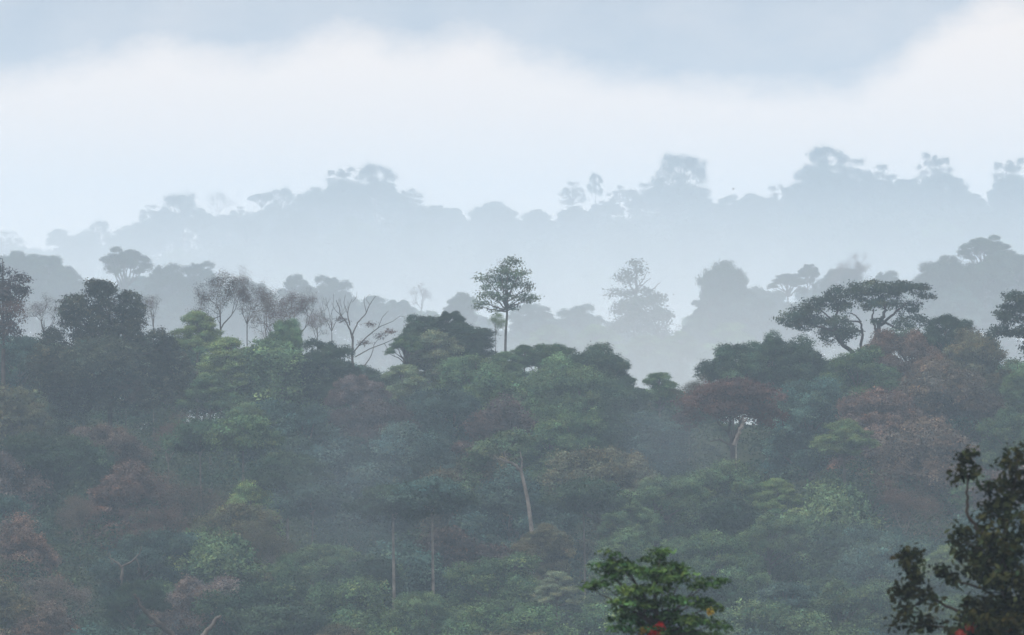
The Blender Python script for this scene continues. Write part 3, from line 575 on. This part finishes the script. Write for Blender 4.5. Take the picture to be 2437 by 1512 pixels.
# ------------------------------------------------------------------ second range of trees, paler in the mist
MID = [  # kind, px, top, w, tint, Y, label, ref, hs
 ('dome', 20, 600, 110, 'dg', 2250, 'hazy grey treetop at the left frame edge, behind the brownish tree', None, 1.),
 ('dome', 115, 608, 130, 'dg', 2250, 'hazy broad grey-blue treetop behind the small bare-twigged tree at left', None, .9),
 ('open', 298, 590, 120, 'dg', 2150, 'misty umbrella-shaped tree with gaps, rising behind the huge dark tree', 'the misty umbrella tree', 1.1),
 ('dome', 390, 632, 130, 'dg', 2200, 'misty low dome just right of the misty umbrella tree', None, 1.),
 ('dome', 465, 626, 110, 'bg', 2250, 'misty dome behind the brownish twiggy ridge tree', None, 1.),
 ('dome', 170, 645, 110, 'dg', 2200, 'misty tree between the left frame edge and the misty umbrella tree', None, 1.),
 ('dome', 700, 656, 90, 'dg', 2200, 'misty round treetop behind the greyish pink twig tree', None, 1.),
 ('dome', 795, 660, 120, 'dg', 2300, 'misty round treetop behind the leafless tree left of centre', None, 1.),
 ('dome', 610, 672, 120, 'dg', 2300, 'misty treetop behind the pinkish sparse trees', None, 1.),
 ('tier', 890, 705, 100, 'bg', 2250, 'misty tree behind the right limbs of the large bare forked tree', None, 1.),
 ('thin', 1003, 672, 60, 'gb', 2250, 'faint spindly tree alone above the misty trees left of the tall lone tree', 'the faint spindly tree', 1.3),
 ('dome', 960, 715, 90, 'bg', 2200, 'low misty tree below the faint spindly tree', None, 1.),
 ('dome', 1095, 698, 90, 'dg', 1950, 'darker misty dome just left of the tall lone tree', None, 1.),
 ('dome', 1275, 725, 120, 'bg', 2000, 'misty bushy tree just right of the tall lone tree', None, .9),
 ('dome', 1370, 728, 130, 'bg', 2050, 'misty bushy tree midway between the tall lone tree and the stag-headed tree', None, .9),
 ('dome', 1690, 690, 90, 'bg', 2000, 'lower left shoulder of trees beside the large misty dome', None, 1.),
 ('dome', 1740, 625, 150, 'dg', 2100, 'large misty domed tree, left end of the right misty group', 'the large misty dome', 1.25),
 ('dome', 1665, 752, 80, 'bg', 1900, 'misty shrubby tree at the edge of the bright gap', None, 1.),
 ('open', 1875, 652, 90, 'dg', 2100, 'flat misty tree with light showing under its crown', None, .8),
 ('dome', 1922, 630, 60, 'dg', 2150, 'small round misty treetop right of the flat misty tree', None, 1.2),
 ('twig', 2040, 604, 130, 'gb', 2150, 'misty mauve tree with ragged top above the wide flat-topped tree', 'the ragged misty mauve tree', 1.2),
 ('dome', 1990, 640, 110, 'dg', 2200, 'misty dome left of the ragged misty mauve tree', None, 1.),
 ('dome', 2105, 648, 100, 'dg', 2150, 'misty dome right of the ragged misty mauve tree', None, 1.),
 ('dome', 2225, 612, 150, 'dg', 2050, 'broad misty dome rising right of the wide flat-topped tree', None, 1.),
 ('open', 2345, 562, 120, 'dg', 2050, 'highest misty tree near the right frame edge, top loose and open', 'the highest misty tree at right', 1.),
 ('dome', 2330, 612, 150, 'dg', 2000, 'misty crown just below the highest misty tree at right', None, 1.),
 ('dome', 2425, 598, 110, 'dg', 2050, 'misty crown cut by the right frame edge', None, 1.),
 ('dome', 2250, 690, 170, 'bg', 1950, 'lower misty crown behind the big reddish brown dome', None, 1.),
 ('dome', 2395, 700, 170, 'bg', 1950, 'lower misty crown behind the dark tree at the right frame edge', None, 1.),
 ('dome', 1790, 700, 150, 'bg', 2000, 'misty crown under the large misty dome', None, 1.),
 ('dome', 1900, 712, 150, 'bg', 1950, 'misty crown behind the left arm of the wide flat-topped tree', None, 1.),
 ('dome', 2040, 690, 150, 'bg', 2000, 'misty crown seen through the wide flat-topped tree', None, 1.),
 ('tier', 1740, 770, 150, 'g', 1800, 'pale green misty tree behind the tufted dark tree', None, 1.),
 ('tier', 1620, 790, 120, 'g', 1750, 'pale green misty tree below the bright gap', None, 1.),
 ('tier', 1540, 800, 150, 'g', 1750, 'pale green misty tree in front of the stag-headed tree', None, 1.),
 ('tier', 1420, 775, 150, 'g', 1800, 'pale green misty tree behind the round hump tree', None, 1.),
 ('tier', 1310, 775, 130, 'g', 1800, 'pale green misty tree just behind the trunk of the tall lone tree', None, 1.),
 ('dome', 1480, 845, 160, 'bg', 1700, 'low misty tree at the right foot of the round hump tree', None, 1.),
 ('dome', 1600, 850, 160, 'bg', 1700, 'low misty tree above the olive tree at the mist edge', None, 1.),
 ('dome', 430, 700, 140, 'bg', 2100, 'misty crown above the yellow-green feathery tree', None, 1.),
 ('dome', 80, 690, 150, 'bg', 2100, 'misty crown behind the bare twigs at the left', None, 1.),
 ('dome', 740, 715, 140, 'bg', 2100, 'misty crown behind the end of the twiggy row', None, 1.),
 ('dome', 570, 725, 150, 'bg', 2100, 'misty crown seen through the pinkish twigs', None, 1.),
 ('dome', 930, 770, 130, 'bg', 2000, 'misty crown low in the gap behind the large bare forked tree', None, 1.),
 ('dome', 390, 745, 100, 'bg', 2050, 'misty crown close right of the huge dark tree', None, 1.),
]
for kind, px, top, w, tint, Y, label, ref, hs in MID:
    place(kind, px, top, w, Y, tint, label, ref, hs=hs, zone='mid')
MIDG = 'misty trees closing the second range'
for px in range(-20, 2480, 78):
    sl_ = np.interp(px, [0, 110, 200, 300, 400, 560, 700, 800, 900, 1100, 1300, 1450, 1560, 1610, 1680, 1750, 1900, 2050, 2150, 2300, 2437], [630, 640, 680, 650, 655, 690, 690, 690, 735, 745, 745, 755, 790, 815, 760, 680, 690, 660, 680, 620, 630])
    place('dome', px + rnd.uniform(-16, 16), float(sl_) + rnd.uniform(0, 14), rnd.uniform(110, 150), 2380, rnd.choice(['dg', 'g', 'bg']), None, None, zone='mid')
    TREES[-1]['group'] = MIDG; TREES[-1]['root']['group'] = MIDG
hero('stag_headed_tree', 'misty stag-headed tree with bare forked limbs above a creeper-covered base', 1900, 1510, 712,
     [(1515, 628, 12, 9), (1490, 650, 10, 12), (1500, 668, 14, 9), (1482, 662, 10, 8), (1468, 700, 18, 9), (1495, 698, 16, 9), (1532, 695, 14, 9), (1520, 645, 7, 6),
      (1520, 725, 40, 18), (1555, 715, 26, 16), (1490, 740, 34, 20), (1540, 755, 46, 26), (1570, 760, 22, 30), (1500, 780, 50, 26), (1570, 790, 22, 20)],
     (.036, .050, .036), 'dark', 31, size=.75, sig=.8, per=22, dens=.8, limb=0, trunk_r=.5,
     extra=[([(1510, 715), (1515, 690), (1512, 660), (1516, 632)], .5, .15), ([(1514, 690), (1528, 670), (1540, 648)], .2, .07), ([(1512, 700), (1500, 680), (1488, 655)], .25, .1), ([(1515, 710), (1540, 698), (1558, 685), (1572, 672)], .2, .07), ([(1518, 690), (1535, 672), (1550, 662)], .12, .06), ([(1508, 712), (1490, 705), (1470, 700)], .2, .1)],
     ref='the stag-headed tree', zone='mid')

# ------------------------------------------------------------------ farthest range, nearly lost in the mist
FAR = [
 ('dome', 15, 550, 100, 4400, 'faint far treetop at the left frame edge', 1.), ('dome', 55, 590, 80, 4300, 'faint far tree stepping down right of the left frame edge', 1.),
 ('tier', 140, 546, 70, 4400, 'faint far pointed tree standing by itself near the left', 1.), ('dome', 180, 570, 90, 4400, 'faint far low tree right of the pointed one near the left', 1.),
 ('dome', 236, 524, 62, 4400, 'faint far tree with a flat notched top', 1.3), ('dome', 290, 540, 80, 4400, 'faint far low round tree between the notched top and the big left dome', 1.),
 ('dome', 362, 488, 70, 4500, 'faint far tree forming the left shoulder of the big left dome', 1.), ('dome', 435, 459, 120, 4500, 'faint far big dome, left one on the skyline', 1.1),
 ('thin', 520, 455, 80, 4500, 'faint far thin-twigged tree right of the big left dome', 1.), ('dome', 345, 525, 90, 4450, 'faint far crown below the left shoulder of the big left dome', 1.),
 ('dome', 572, 492, 50, 4500, 'faint far small round treetop in the notch of the skyline', 1.), ('open', 622, 460, 60, 4550, 'faint far flat little crown overhanging a bright notch', .7),
 ('dome', 668, 447, 85, 4550, 'faint far rounded tree just right of the bright notch', 1.2), ('dome', 752, 445, 90, 4550, 'faint far shoulder left of the highest left-hand crown', 1.1),
 ('dome', 805, 398, 90, 4600, 'faint far rounded crown, left part of the highest left-hand clump', 1.1), ('dome', 893, 389, 108, 4600, 'faint far highest crown of the left half of the skyline', 1.2),
 ('dome', 850, 430, 110, 4580, 'faint far crown under the two highest left-hand crowns', 1.), ('dome', 982, 450, 90, 4550, 'faint far crown stepping down right of the highest left-hand crown', 1.),
 ('dome', 1040, 490, 80, 4550, 'faint far low crown left of the skyline dip', 1.), ('tier', 1082, 496, 60, 4550, 'faint far small pointed crown in the skyline dip', 1.),
 ('dome', 1185, 482, 130, 4550, 'faint far wide low dome above the tall lone tree', 1.), ('dome', 1285, 500, 80, 4550, 'faint far low crown right of the wide low dome', 1.),
 ('dome', 1362, 433, 68, 4600, 'faint far rounded tree hanging over a bright gap near the centre', 1.2), ('dome', 1417, 412, 38, 4600, 'faint far narrow column-shaped tree', 2.),
 ('dome', 1372, 492, 90, 4500, 'faint far low crown under the rounded tree near the centre', 1.), ('dome', 1475, 442, 60, 4600, 'faint far small flat tree left of the great umbrella crown', 1.),
 ('dome', 1535, 436, 90, 4600, 'faint far crown at the left foot of the great umbrella crown', 1.), ('dome', 1620, 366, 140, 4650, 'faint far great umbrella crown, tallest near the centre right', 1.1),
 ('dome', 1622, 415, 140, 4640, 'faint far crown supporting the great umbrella crown', 1.), ('dome', 1735, 466, 80, 4600, 'faint far low crown in the dip right of the great umbrella crown', 1.),
 ('dome', 1800, 462, 80, 4600, 'faint far low crown halfway up to the tallest right crown', 1.), ('dome', 1862, 436, 90, 4600, 'faint far crown on the left shoulder of the tallest right crown', 1.),
 ('dome', 1968, 347, 120, 4700, 'faint far tallest crown of the whole skyline', 1.1), ('dome', 2040, 378, 120, 4700, 'faint far crown just right of the tallest one', 1.),
 ('dome', 1975, 395, 150, 4680, 'faint far broad crown beneath the tallest one', 1.), ('dome', 2100, 392, 110, 4680, 'faint far crown sloping down right of the tallest pair', 1.),
 ('dome', 2150, 428, 80, 4650, 'faint far low crown left of the layered square-topped tree', 1.), ('dome', 2236, 364, 100, 4650, 'faint far layered square-topped tree', 1.3),
 ('dome', 2236, 415, 125, 4640, 'faint far lower tiers beneath the layered square-topped tree', 1.), ('dome', 2320, 462, 60, 4600, 'faint far low crown in the last dip before the right edge', 1.),
 ('dome', 2395, 376, 105, 4650, 'faint far feathery tree at the right frame edge', 1.3), ('dome', 2400, 420, 110, 4640, 'faint far crown below the feathery tree at the right edge', 1.),
]
for kind, px, top, w, Y, label, hs in FAR:
    if kind == 'dome' and label.find('low') < 0 and label.find('beneath') < 0: kind = 'lacy'
    place(kind, px, top, w, Y, 'dg', label, None, hs=hs, zone='far')
FARG = 'faint trees on the misty far slope'
for px in range(-30, 2480, 62):
    sk = np.interp(px, [0, 60, 140, 240, 300, 360, 430, 560, 680, 800, 900, 1000, 1060, 1120, 1190, 1300, 1340, 1400, 1480, 1620, 1700, 1800, 1960, 2100, 2180, 2240, 2320, 2400], [572, 612, 565, 545, 558, 520, 490, 510, 480, 440, 430, 480, 508, 520, 498, 518, 530, 495, 470, 430, 485, 482, 410, 425, 455, 430, 480, 425])
    place('dome', px + rnd.uniform(-12, 12), float(sk) + rnd.uniform(0, 8), rnd.uniform(80, 120), 4720, 'dg', None, None, zone='far')
FARG = 'faint trees on the misty far slope'
for py in range(520, 690, 62):
    for px in range(-30, 2500, 150):
        x_ = px + rnd.uniform(-40, 40); y_ = py + rnd.uniform(-12, 12)
        sk = np.interp(x_, [0, 200, 400, 650, 850, 1000, 1100, 1300, 1400, 1620, 1720, 1960, 2240, 2437], [590, 570, 500, 500, 450, 500, 530, 540, 510, 460, 500, 440, 440, 450])
        if y_ < sk + 15: continue
        place(rnd.choice(['dome', 'dome', 'open', 'tier']), x_, y_, rnd.uniform(80, 130), float(np.interp(y_, [450, 700], [4500, 3950])), rnd.choice(['dg', 'g']), None, None, zone='far')

# ------------------------------------------------------------------ the two near trees at the bottom edge
def leafcol(v): return v
NEARY = 150.
hero('flowering_tree', 'near bright green tree with tiered leaf sprays and a red bloom at the bottom edge', NEARY, 1565, 1540,
     [(1470, 1345, 32, 16), (1435, 1352, 20, 10), (1500, 1362, 34, 14), (1455, 1322, 12, 12), (1562, 1330, 26, 20), (1575, 1316, 14, 8), (1548, 1368, 44, 16), (1600, 1355, 34, 14), (1430, 1392, 26, 8), (1405, 1398, 14, 6), (1455, 1375, 22, 9),
      (1625, 1372, 30, 12), (1585, 1378, 30, 12), (1692, 1388, 30, 10), (1655, 1398, 18, 8), (1500, 1405, 34, 14), (1560, 1405, 40, 14), (1490, 1440, 40, 20), (1545, 1445, 40, 20), (1610, 1430, 36, 14), (1660, 1430, 24, 12), (1690, 1445, 28, 10), (1590, 1470, 44, 18), (1500, 1475, 44, 18),
      (1650, 1480, 40, 14), (1705, 1490, 24, 10), (1560, 1500, 50, 16), (1480, 1500, 24, 12), (1620, 1512, 50, 16), (1690, 1520, 36, 14), (1540, 1540, 60, 20), (1450, 1365, 16, 8)],
     (.055, .100, .032), 'dark', 41, size=.14, sig=.075, per=7, dens=.62, limb=.022, trunk_r=.09, hexa=True, asp=.42, flat=.32, low=-.2, cspread=.3, cat='tree', ref='the near green tree', zone='near', thick=1., up=.9)
TREES[-1]['root'].name = 'flowering_tree'
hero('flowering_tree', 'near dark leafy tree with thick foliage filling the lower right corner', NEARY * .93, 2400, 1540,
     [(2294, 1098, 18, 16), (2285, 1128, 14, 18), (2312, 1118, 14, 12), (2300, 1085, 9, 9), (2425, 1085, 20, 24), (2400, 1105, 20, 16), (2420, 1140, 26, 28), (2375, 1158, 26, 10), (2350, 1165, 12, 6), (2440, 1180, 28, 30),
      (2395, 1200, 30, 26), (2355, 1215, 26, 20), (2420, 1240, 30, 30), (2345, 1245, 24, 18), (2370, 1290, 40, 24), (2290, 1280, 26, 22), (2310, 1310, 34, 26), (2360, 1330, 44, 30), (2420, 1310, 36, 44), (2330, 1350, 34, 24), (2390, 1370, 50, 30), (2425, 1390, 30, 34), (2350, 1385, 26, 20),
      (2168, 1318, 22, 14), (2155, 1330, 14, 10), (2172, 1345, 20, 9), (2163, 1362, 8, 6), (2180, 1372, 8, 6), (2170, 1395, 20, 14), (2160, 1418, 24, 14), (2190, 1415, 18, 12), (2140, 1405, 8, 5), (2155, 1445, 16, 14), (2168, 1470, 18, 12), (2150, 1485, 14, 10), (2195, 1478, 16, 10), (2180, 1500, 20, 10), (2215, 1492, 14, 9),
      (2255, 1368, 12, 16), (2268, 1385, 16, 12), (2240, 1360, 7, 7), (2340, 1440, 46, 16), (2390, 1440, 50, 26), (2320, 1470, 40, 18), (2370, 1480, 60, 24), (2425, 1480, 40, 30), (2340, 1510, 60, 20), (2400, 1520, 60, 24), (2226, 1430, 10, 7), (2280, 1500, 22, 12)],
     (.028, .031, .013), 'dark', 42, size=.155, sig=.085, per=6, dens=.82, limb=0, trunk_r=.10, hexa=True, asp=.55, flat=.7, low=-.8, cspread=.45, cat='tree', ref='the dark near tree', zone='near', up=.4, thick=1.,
     extra=[([(2400, 1540), (2390, 1430), (2385, 1300), (2410, 1180), (2425, 1090)], .07, .015), ([(2385, 1330), (2330, 1262), (2305, 1235), (2300, 1180), (2302, 1130)], .045, .014), ([(2390, 1500), (2310, 1462), (2270, 1450), (2215, 1420), (2175, 1395)], .04, .012), ([(2180, 1400), (2168, 1370), (2168, 1330)], .015, .008),
            ([(2395, 1440), (2340, 1400), (2280, 1385), (2262, 1370)], .025, .01), ([(2215, 1420), (2175, 1440), (2160, 1470)], .016, .008), ([(2395, 1520), (2300, 1500), (2190, 1485)], .03, .01), ([(2385, 1350), (2340, 1310), (2295, 1290)], .03, .012), ([(2400, 1250), (2360, 1220), (2350, 1170)], .025, .01)])
# blossoms and yellow dying leaves are parts of the near trees
def blooms(root, Y, spots, col, name, size, n, seed):
    rng = np.random.default_rng(seed); u = K * Y; x0, y0, z0 = root.location
    for (px, py, rx, rz) in spots:
        Lv = Leaves(); c = np.array([(px - 1218.5) * u - x0, -.25, (756 - py) * u - z0]); r = np.array([rx, rx, rz]) * u
        d = unit(rng.normal(size=(n, 3))); clump_leaves(Lv, rng, c + d * r * rng.uniform(.2, 1, (n, 1)), d, 5, size * .35, size, .8, up=.2)
        o = link(bpy.data.objects.new(name, Lv.mesh(name, rng, mat=FLOWER, hexa=True, asp=.5)), root); o.color = (*col, 1)
nr = [t['root'] for t in TREES if t['zone'] == 'near']
u = K * NEARY
for rt, Y, a, b in ((nr[0], NEARY, [(1560, 1500, 11, 14), (1572, 1490, 7, 5), (1553, 1512, 9, 8)], [(1690, 1455, 6, 3), (1530, 1500, 8, 6)]),
                    (nr[1], NEARY * .93, [(2312, 1490, 6, 9), (2285, 1508, 7, 3)], [(2395, 1495, 18, 8)])):
    blooms(rt, Y, a, (.55, .03, .02) if rt is nr[0] else (.42, .09, .07), 'flower', .09, 12, 5)
    blooms(rt, Y, b, (.38, .26, .04) if rt is nr[0] else (.16, .075, .025), 'withered_leaves', .08, 7, 6)
nr[1].name = 'flowering_tree.001'

# ------------------------------------------------------------------ a bird crossing the mist
Y = 900.; bx, by, bz = W(1745, 450, Y); v = []; f = []
rb = link(bpy.data.objects.new('bird', None)); rb.location = (bx, by, bz); rb['label'] = 'tiny dark bird flying in the white sky between two far crowns'; rb['category'] = 'bird'
B = Wood(); tz = np.linspace(-.13, .15, 9); B.tube(np.c_[tz, tz * 0, .02 * tz], [.006, .028, .042, .05, .048, .035, .03, .022, .004], 8)
o = link(bpy.data.objects.new('body', B.mesh('bird_body')), rb); o.color = (.03, .03, .035, 1)
for sgn in (-1, 1):
    wv = [(.06, 0, .02), (.09, sgn * .13, .07), (.02, sgn * .30, .05), (-.06, sgn * .20, .04), (-.06, sgn * .02, .015)]
    wv = np.array([(a, b, c + .006) for a, b, c in wv] + [(a, b, c - .006) for a, b, c in wv]); me = bpy.data.meshes.new('wing')
    me.from_pydata(wv.tolist(), [], [(0, 1, 2, 3, 4), (9, 8, 7, 6, 5)] + [(i, i + 5, (i + 1) % 5 + 5, (i + 1) % 5) for i in range(5)]); me.materials.append(BARK)
    o = link(bpy.data.objects.new('wing', me), rb); o.color = (.03, .03, .035, 1)

# ------------------------------------------------------------------ undergrowth and the uncounted wood between the trees
def cover(name, Y0, Y1, n, rad, hmax, size, per, seed, col, label, pad=160):
    rng = np.random.default_rng(seed); Lv = Leaves(); y = Y0 + (Y1 - Y0) * rng.random(n)
    x = rng.uniform(-1218 - pad, 1218 + pad, n) * K * y; z = ground(x, y) + rng.uniform(0, hmax, n)
    ct = tones(rng, n, np.ones(3), .2, .16)
    for i in range(0, n):
        d = unit(rng.normal(size=(per, 3))); d[:, 2] = np.abs(d[:, 2]); r = rad * rng.uniform(.6, 1.3)
        c = np.array([x[i], y[i], z[i]]) + d * np.array([r, r, r * .8]) * rng.uniform(.7, 1.05, (per, 1))
        Lv.add(c, d * .6 + np.array([0, 0, .5]) + rng.normal(0, .5, (per, 3)), size * rng.uniform(.6, 1.3, per), ct[i] * tones(rng, per, np.ones(3), .25, .06))
    o = link(bpy.data.objects.new(name, Lv.mesh(name, rng))); o['kind'] = 'stuff'; o['label'] = label; o.color = (*col, 1)
cover('undergrowth', 560, 832, 5800, 1.9, 4.5, .28, 95, 71, (.028, .042, .024), 'dense dark undergrowth between the trees of the near slope')
cover('distant_forest', 1720, 2450, 3600, 4., 6., .62, 100, 72, (.040, .060, .036), 'unbroken misty forest filling the second range')
cover('far_forest', 3750, 4900, 4200, 9, 9., 2.0, 60, 73, (.036, .052, .034), 'unbroken forest on the farthest misty range')

# ------------------------------------------------------------------ labels
TW = {'dg': 'dark green', 'g': 'mid green', 'lg': 'yellow-green', 'pg': 'pale green', 'br': 'brown', 'rb': 'rusty brown', 'gb': 'grey-brown', 'ol': 'olive', 'bg': 'blue-green', 'db': 'dark brown'}
KW = {'dome': 'round-crowned tree', 'mass': 'billowing tree', 'lacy': 'tree', 'tier': 'feathery tree', 'drape': 'creeper-hung tree', 'twig': 'thin-leaved tree', 'thin': 'sparse tree', 'bare': 'bare tree', 'open': 'tufted tree'}
used = set(t['label'] for t in TREES if t['label'])
refs = [t for t in TREES if t['ref'] and t['zone'] == 'main']
frefs = [t for t in TREES if t['zone'] == 'far' and t['label']]
for t in TREES:
    if t['label']: continue
    if t['zone'] == 'far': continue
    opts = []
    rr_ = refs if t['zone'] == 'main' else [r for r in TREES if r['ref'] and (r['zone'] == 'mid' or r['py'] < 850)]
    for r in rr_:
        dx, dy = t['px'] - r['px'], t['py'] - r['py']; d = math.hypot(dx, dy); ax = abs(dx); ay = abs(dy)
        if ax > 2 * ay: wd = 'right of' if dx > 0 else 'left of'
        elif ay > 2 * ax: wd = 'below' if dy > 0 else 'above'
        else: wd = ('below and ' if dy > 0 else 'above and ') + ('right of' if dx > 0 else 'left of')
        opts.append((d, ('close ' if d < 130 and 'and' not in wd else '') + wd + ' ' + r['ref']))
    opts.sort()
    done = False
    for d, ph in opts[:14]:
        lb = f"{TW[t['tint']]} {KW[t['kind']]} {ph}" if t['zone'] == 'main' else f"pale misty crown {ph}"
        if lb not in used and len(lb.split()) <= 16: done = True; break
    if not done: print('LABEL CLASH', t['px'], t['py'])
    used.add(lb); t['label'] = lb
for t in TREES:
    if t['zone'] == 'far' and not t['label']:
        t['label'] = 'faint featureless crown low on the misty far slope'; t['root']['group'] = FARG
    t['root']['label'] = t['label']; t['root']['category'] = 'dead tree' if 'dead' in t['root'].name else 'tree'
    if not t['root'].get('group'): t['root']['group'] = {'main': 'trees on the near wooded slope', 'mid': 'misty trees of the second range', 'far': 'faint treetops on the far skyline', 'near': 'near trees at the bottom edge'}[t['zone']]
print('TREES', len(TREES), 'words>16:', [t['label'] for t in TREES if len(t['label'].split()) > 16])

# ------------------------------------------------------------------ the air
def volume(name, verts, faces, dens, col, ani=0.):
    me = bpy.data.meshes.new(name); me.from_pydata(verts, [], faces); m, t = newmat(name)
    p = t.nodes.new('ShaderNodeVolumePrincipled'); p.inputs['Color'].default_value = (*col, 1); p.inputs['Density'].default_value = dens; p.inputs['Anisotropy'].default_value = ani
    o_ = t.nodes.new('ShaderNodeOutputMaterial'); t.links.new(p.outputs[0], o_.inputs['Volume']); me.materials.append(m)
    o = link(bpy.data.objects.new(name, me)); o['kind'] = 'stuff'; return o
x0, x1, y0, y1, z0, z1 = -3900, 3900, -320, 6700, -90, 104
bv = [(x0, y0, z0), (x1, y0, z0), (x1, y1, z0), (x0, y1, z0), (x0, y0, z1), (x1, y0, z1), (x1, y1, z1), (x0, y1, z1)]
bf = [(0, 3, 2, 1), (4, 5, 6, 7), (0, 1, 5, 4), (1, 2, 6, 5), (2, 3, 7, 6), (3, 0, 4, 7)]
h = volume('haze', bv, bf, 2.3e-4, (.67, .84, 1.0)); h['label'] = 'pale blue mist lying over the whole forest'

def mist(name, label, ya, yb, ztop, zbot, dens, seed, xs=2600, power=1.7, xo=0.):
    """bank of valley mist: thick at the bottom, thinning to nothing at its top"""
    rng = np.random.default_rng(seed); nx, nz_ = 41, 9; V = []; F = []; ph = rng.uniform(0, 6.28, 4)
    for i in range(nx):
        x = -xs + 2 * xs * i / (nx - 1); e = min(1, min(i, nx - 1 - i) / (4 if xs > 600 else 18))
        wob = .5 + .5 * (math.sin(x * .0045 + ph[0]) * .5 + math.sin(x * .0105 + ph[1]) * .3 + math.sin(x * .021 + ph[2]) * .2)
        zt = zbot + (ztop - zbot) * (.72 + .28 * wob) * (.3 + .7 * e); ym = (ya + yb) / 2; hl = (yb - ya) / 2
        for j in range(nz_):
            s_ = j / (nz_ - 1); l_ = hl * max(.004, (1 - s_) ** power); z = zbot + (zt - zbot) * s_
            V += [(x + xo, ym - l_, z), (x + xo, ym + l_, z)]
    c = nz_ * 2
    for i in range(nx - 1):
        for j in range(nz_ - 1):
            a = i * c + j * 2; F += [(a, a + c, a + c + 2, a + 2), (a + 1, a + 3, a + c + 3, a + c + 1)]
        a = i * c; F += [(a, a + 1, a + c + 1, a + c)]; a += c - 2; F += [(a, a + c, a + c + 1, a + 1)]
    for i in (0, nx - 1):
        for j in range(nz_ - 1):
            a = i * c + j * 2; F.append((a, a + 2, a + 3, a + 1) if i == 0 else (a, a + 1, a + 3, a + 2))
    o = volume(name, V, F, dens, (.93, .955, .965)); o['label'] = label
mist('valley_mist', 'bright mist filling the valley below the farthest range', 2650, 3700, 100, -85, 2.6e-3, 1, power=1.2)
mist('valley_mist', 'mist lying in the dip behind the near ridge', 900, 1650, 38, -80, 3.5e-3, 2, xs=1500)

mist('valley_mist', 'bright pocket of mist in the gap right of the stag-headed tree', 1150, 1600, 34, -80, 1.6e-3, 3, xs=95, power=1.2, xo=28)
def puff(px, py, Y, rx, rz, ry, dens, label):
    """lens of mist whose thickness fades to nothing at its rim"""
    c = W(px, py, Y); V = []; F = []; n, m = 28, 9; ph = px * .37
    for s_ in (-1, 1):
        base = len(V); V.append((c[0], c[1] + s_ * ry, c[2]))
        for j in range(1, m + 1):
            r = j / m; th = ry * (1 - r * r) ** 2 + .01
            for i in range(n):
                b = 2 * math.pi * i / n; k_ = 1 + .16 * math.sin(2 * b + ph) + .12 * math.sin(3 * b + 2 * ph) + .06 * math.sin(5 * b + ph)
                V.append((c[0] + rx * r * k_ * math.cos(b), c[1] + s_ * th, c[2] + rz * r * k_ * math.sin(b)))
        for i in range(n):
            q = (base, base + 1 + i, base + 1 + (i + 1) % n); F.append(q if s_ < 0 else q[::-1])
            for j in range(m - 1):
                a0 = base + 1 + j * n + i; a1 = base + 1 + j * n + (i + 1) % n; q = (a0, a0 + n, a1 + n, a1); F.append(q if s_ < 0 else q[::-1])
    h_ = 1 + m * n
    for i in range(n):
        a0 = 1 + (m - 1) * n + i; a1 = 1 + (m - 1) * n + (i + 1) % n; F.append((a0, a0 + h_, a1 + h_, a1))
    o = volume('drifting_mist', V, F, dens, (.80, .90, 1.0)); o['label'] = label
puff(1590, 1050, 575, 6, 3.5, 40, .7e-3, 'wisp of mist left of the forked brown-crowned tree')
puff(830, 1160, 575, 7, 9, 40, .5e-3, 'tall wisp of mist over the dark hollow in the centre left')
puff(2080, 1330, 560, 9, 4, 40, .35e-3, 'wisp of mist left of the dark near tree')
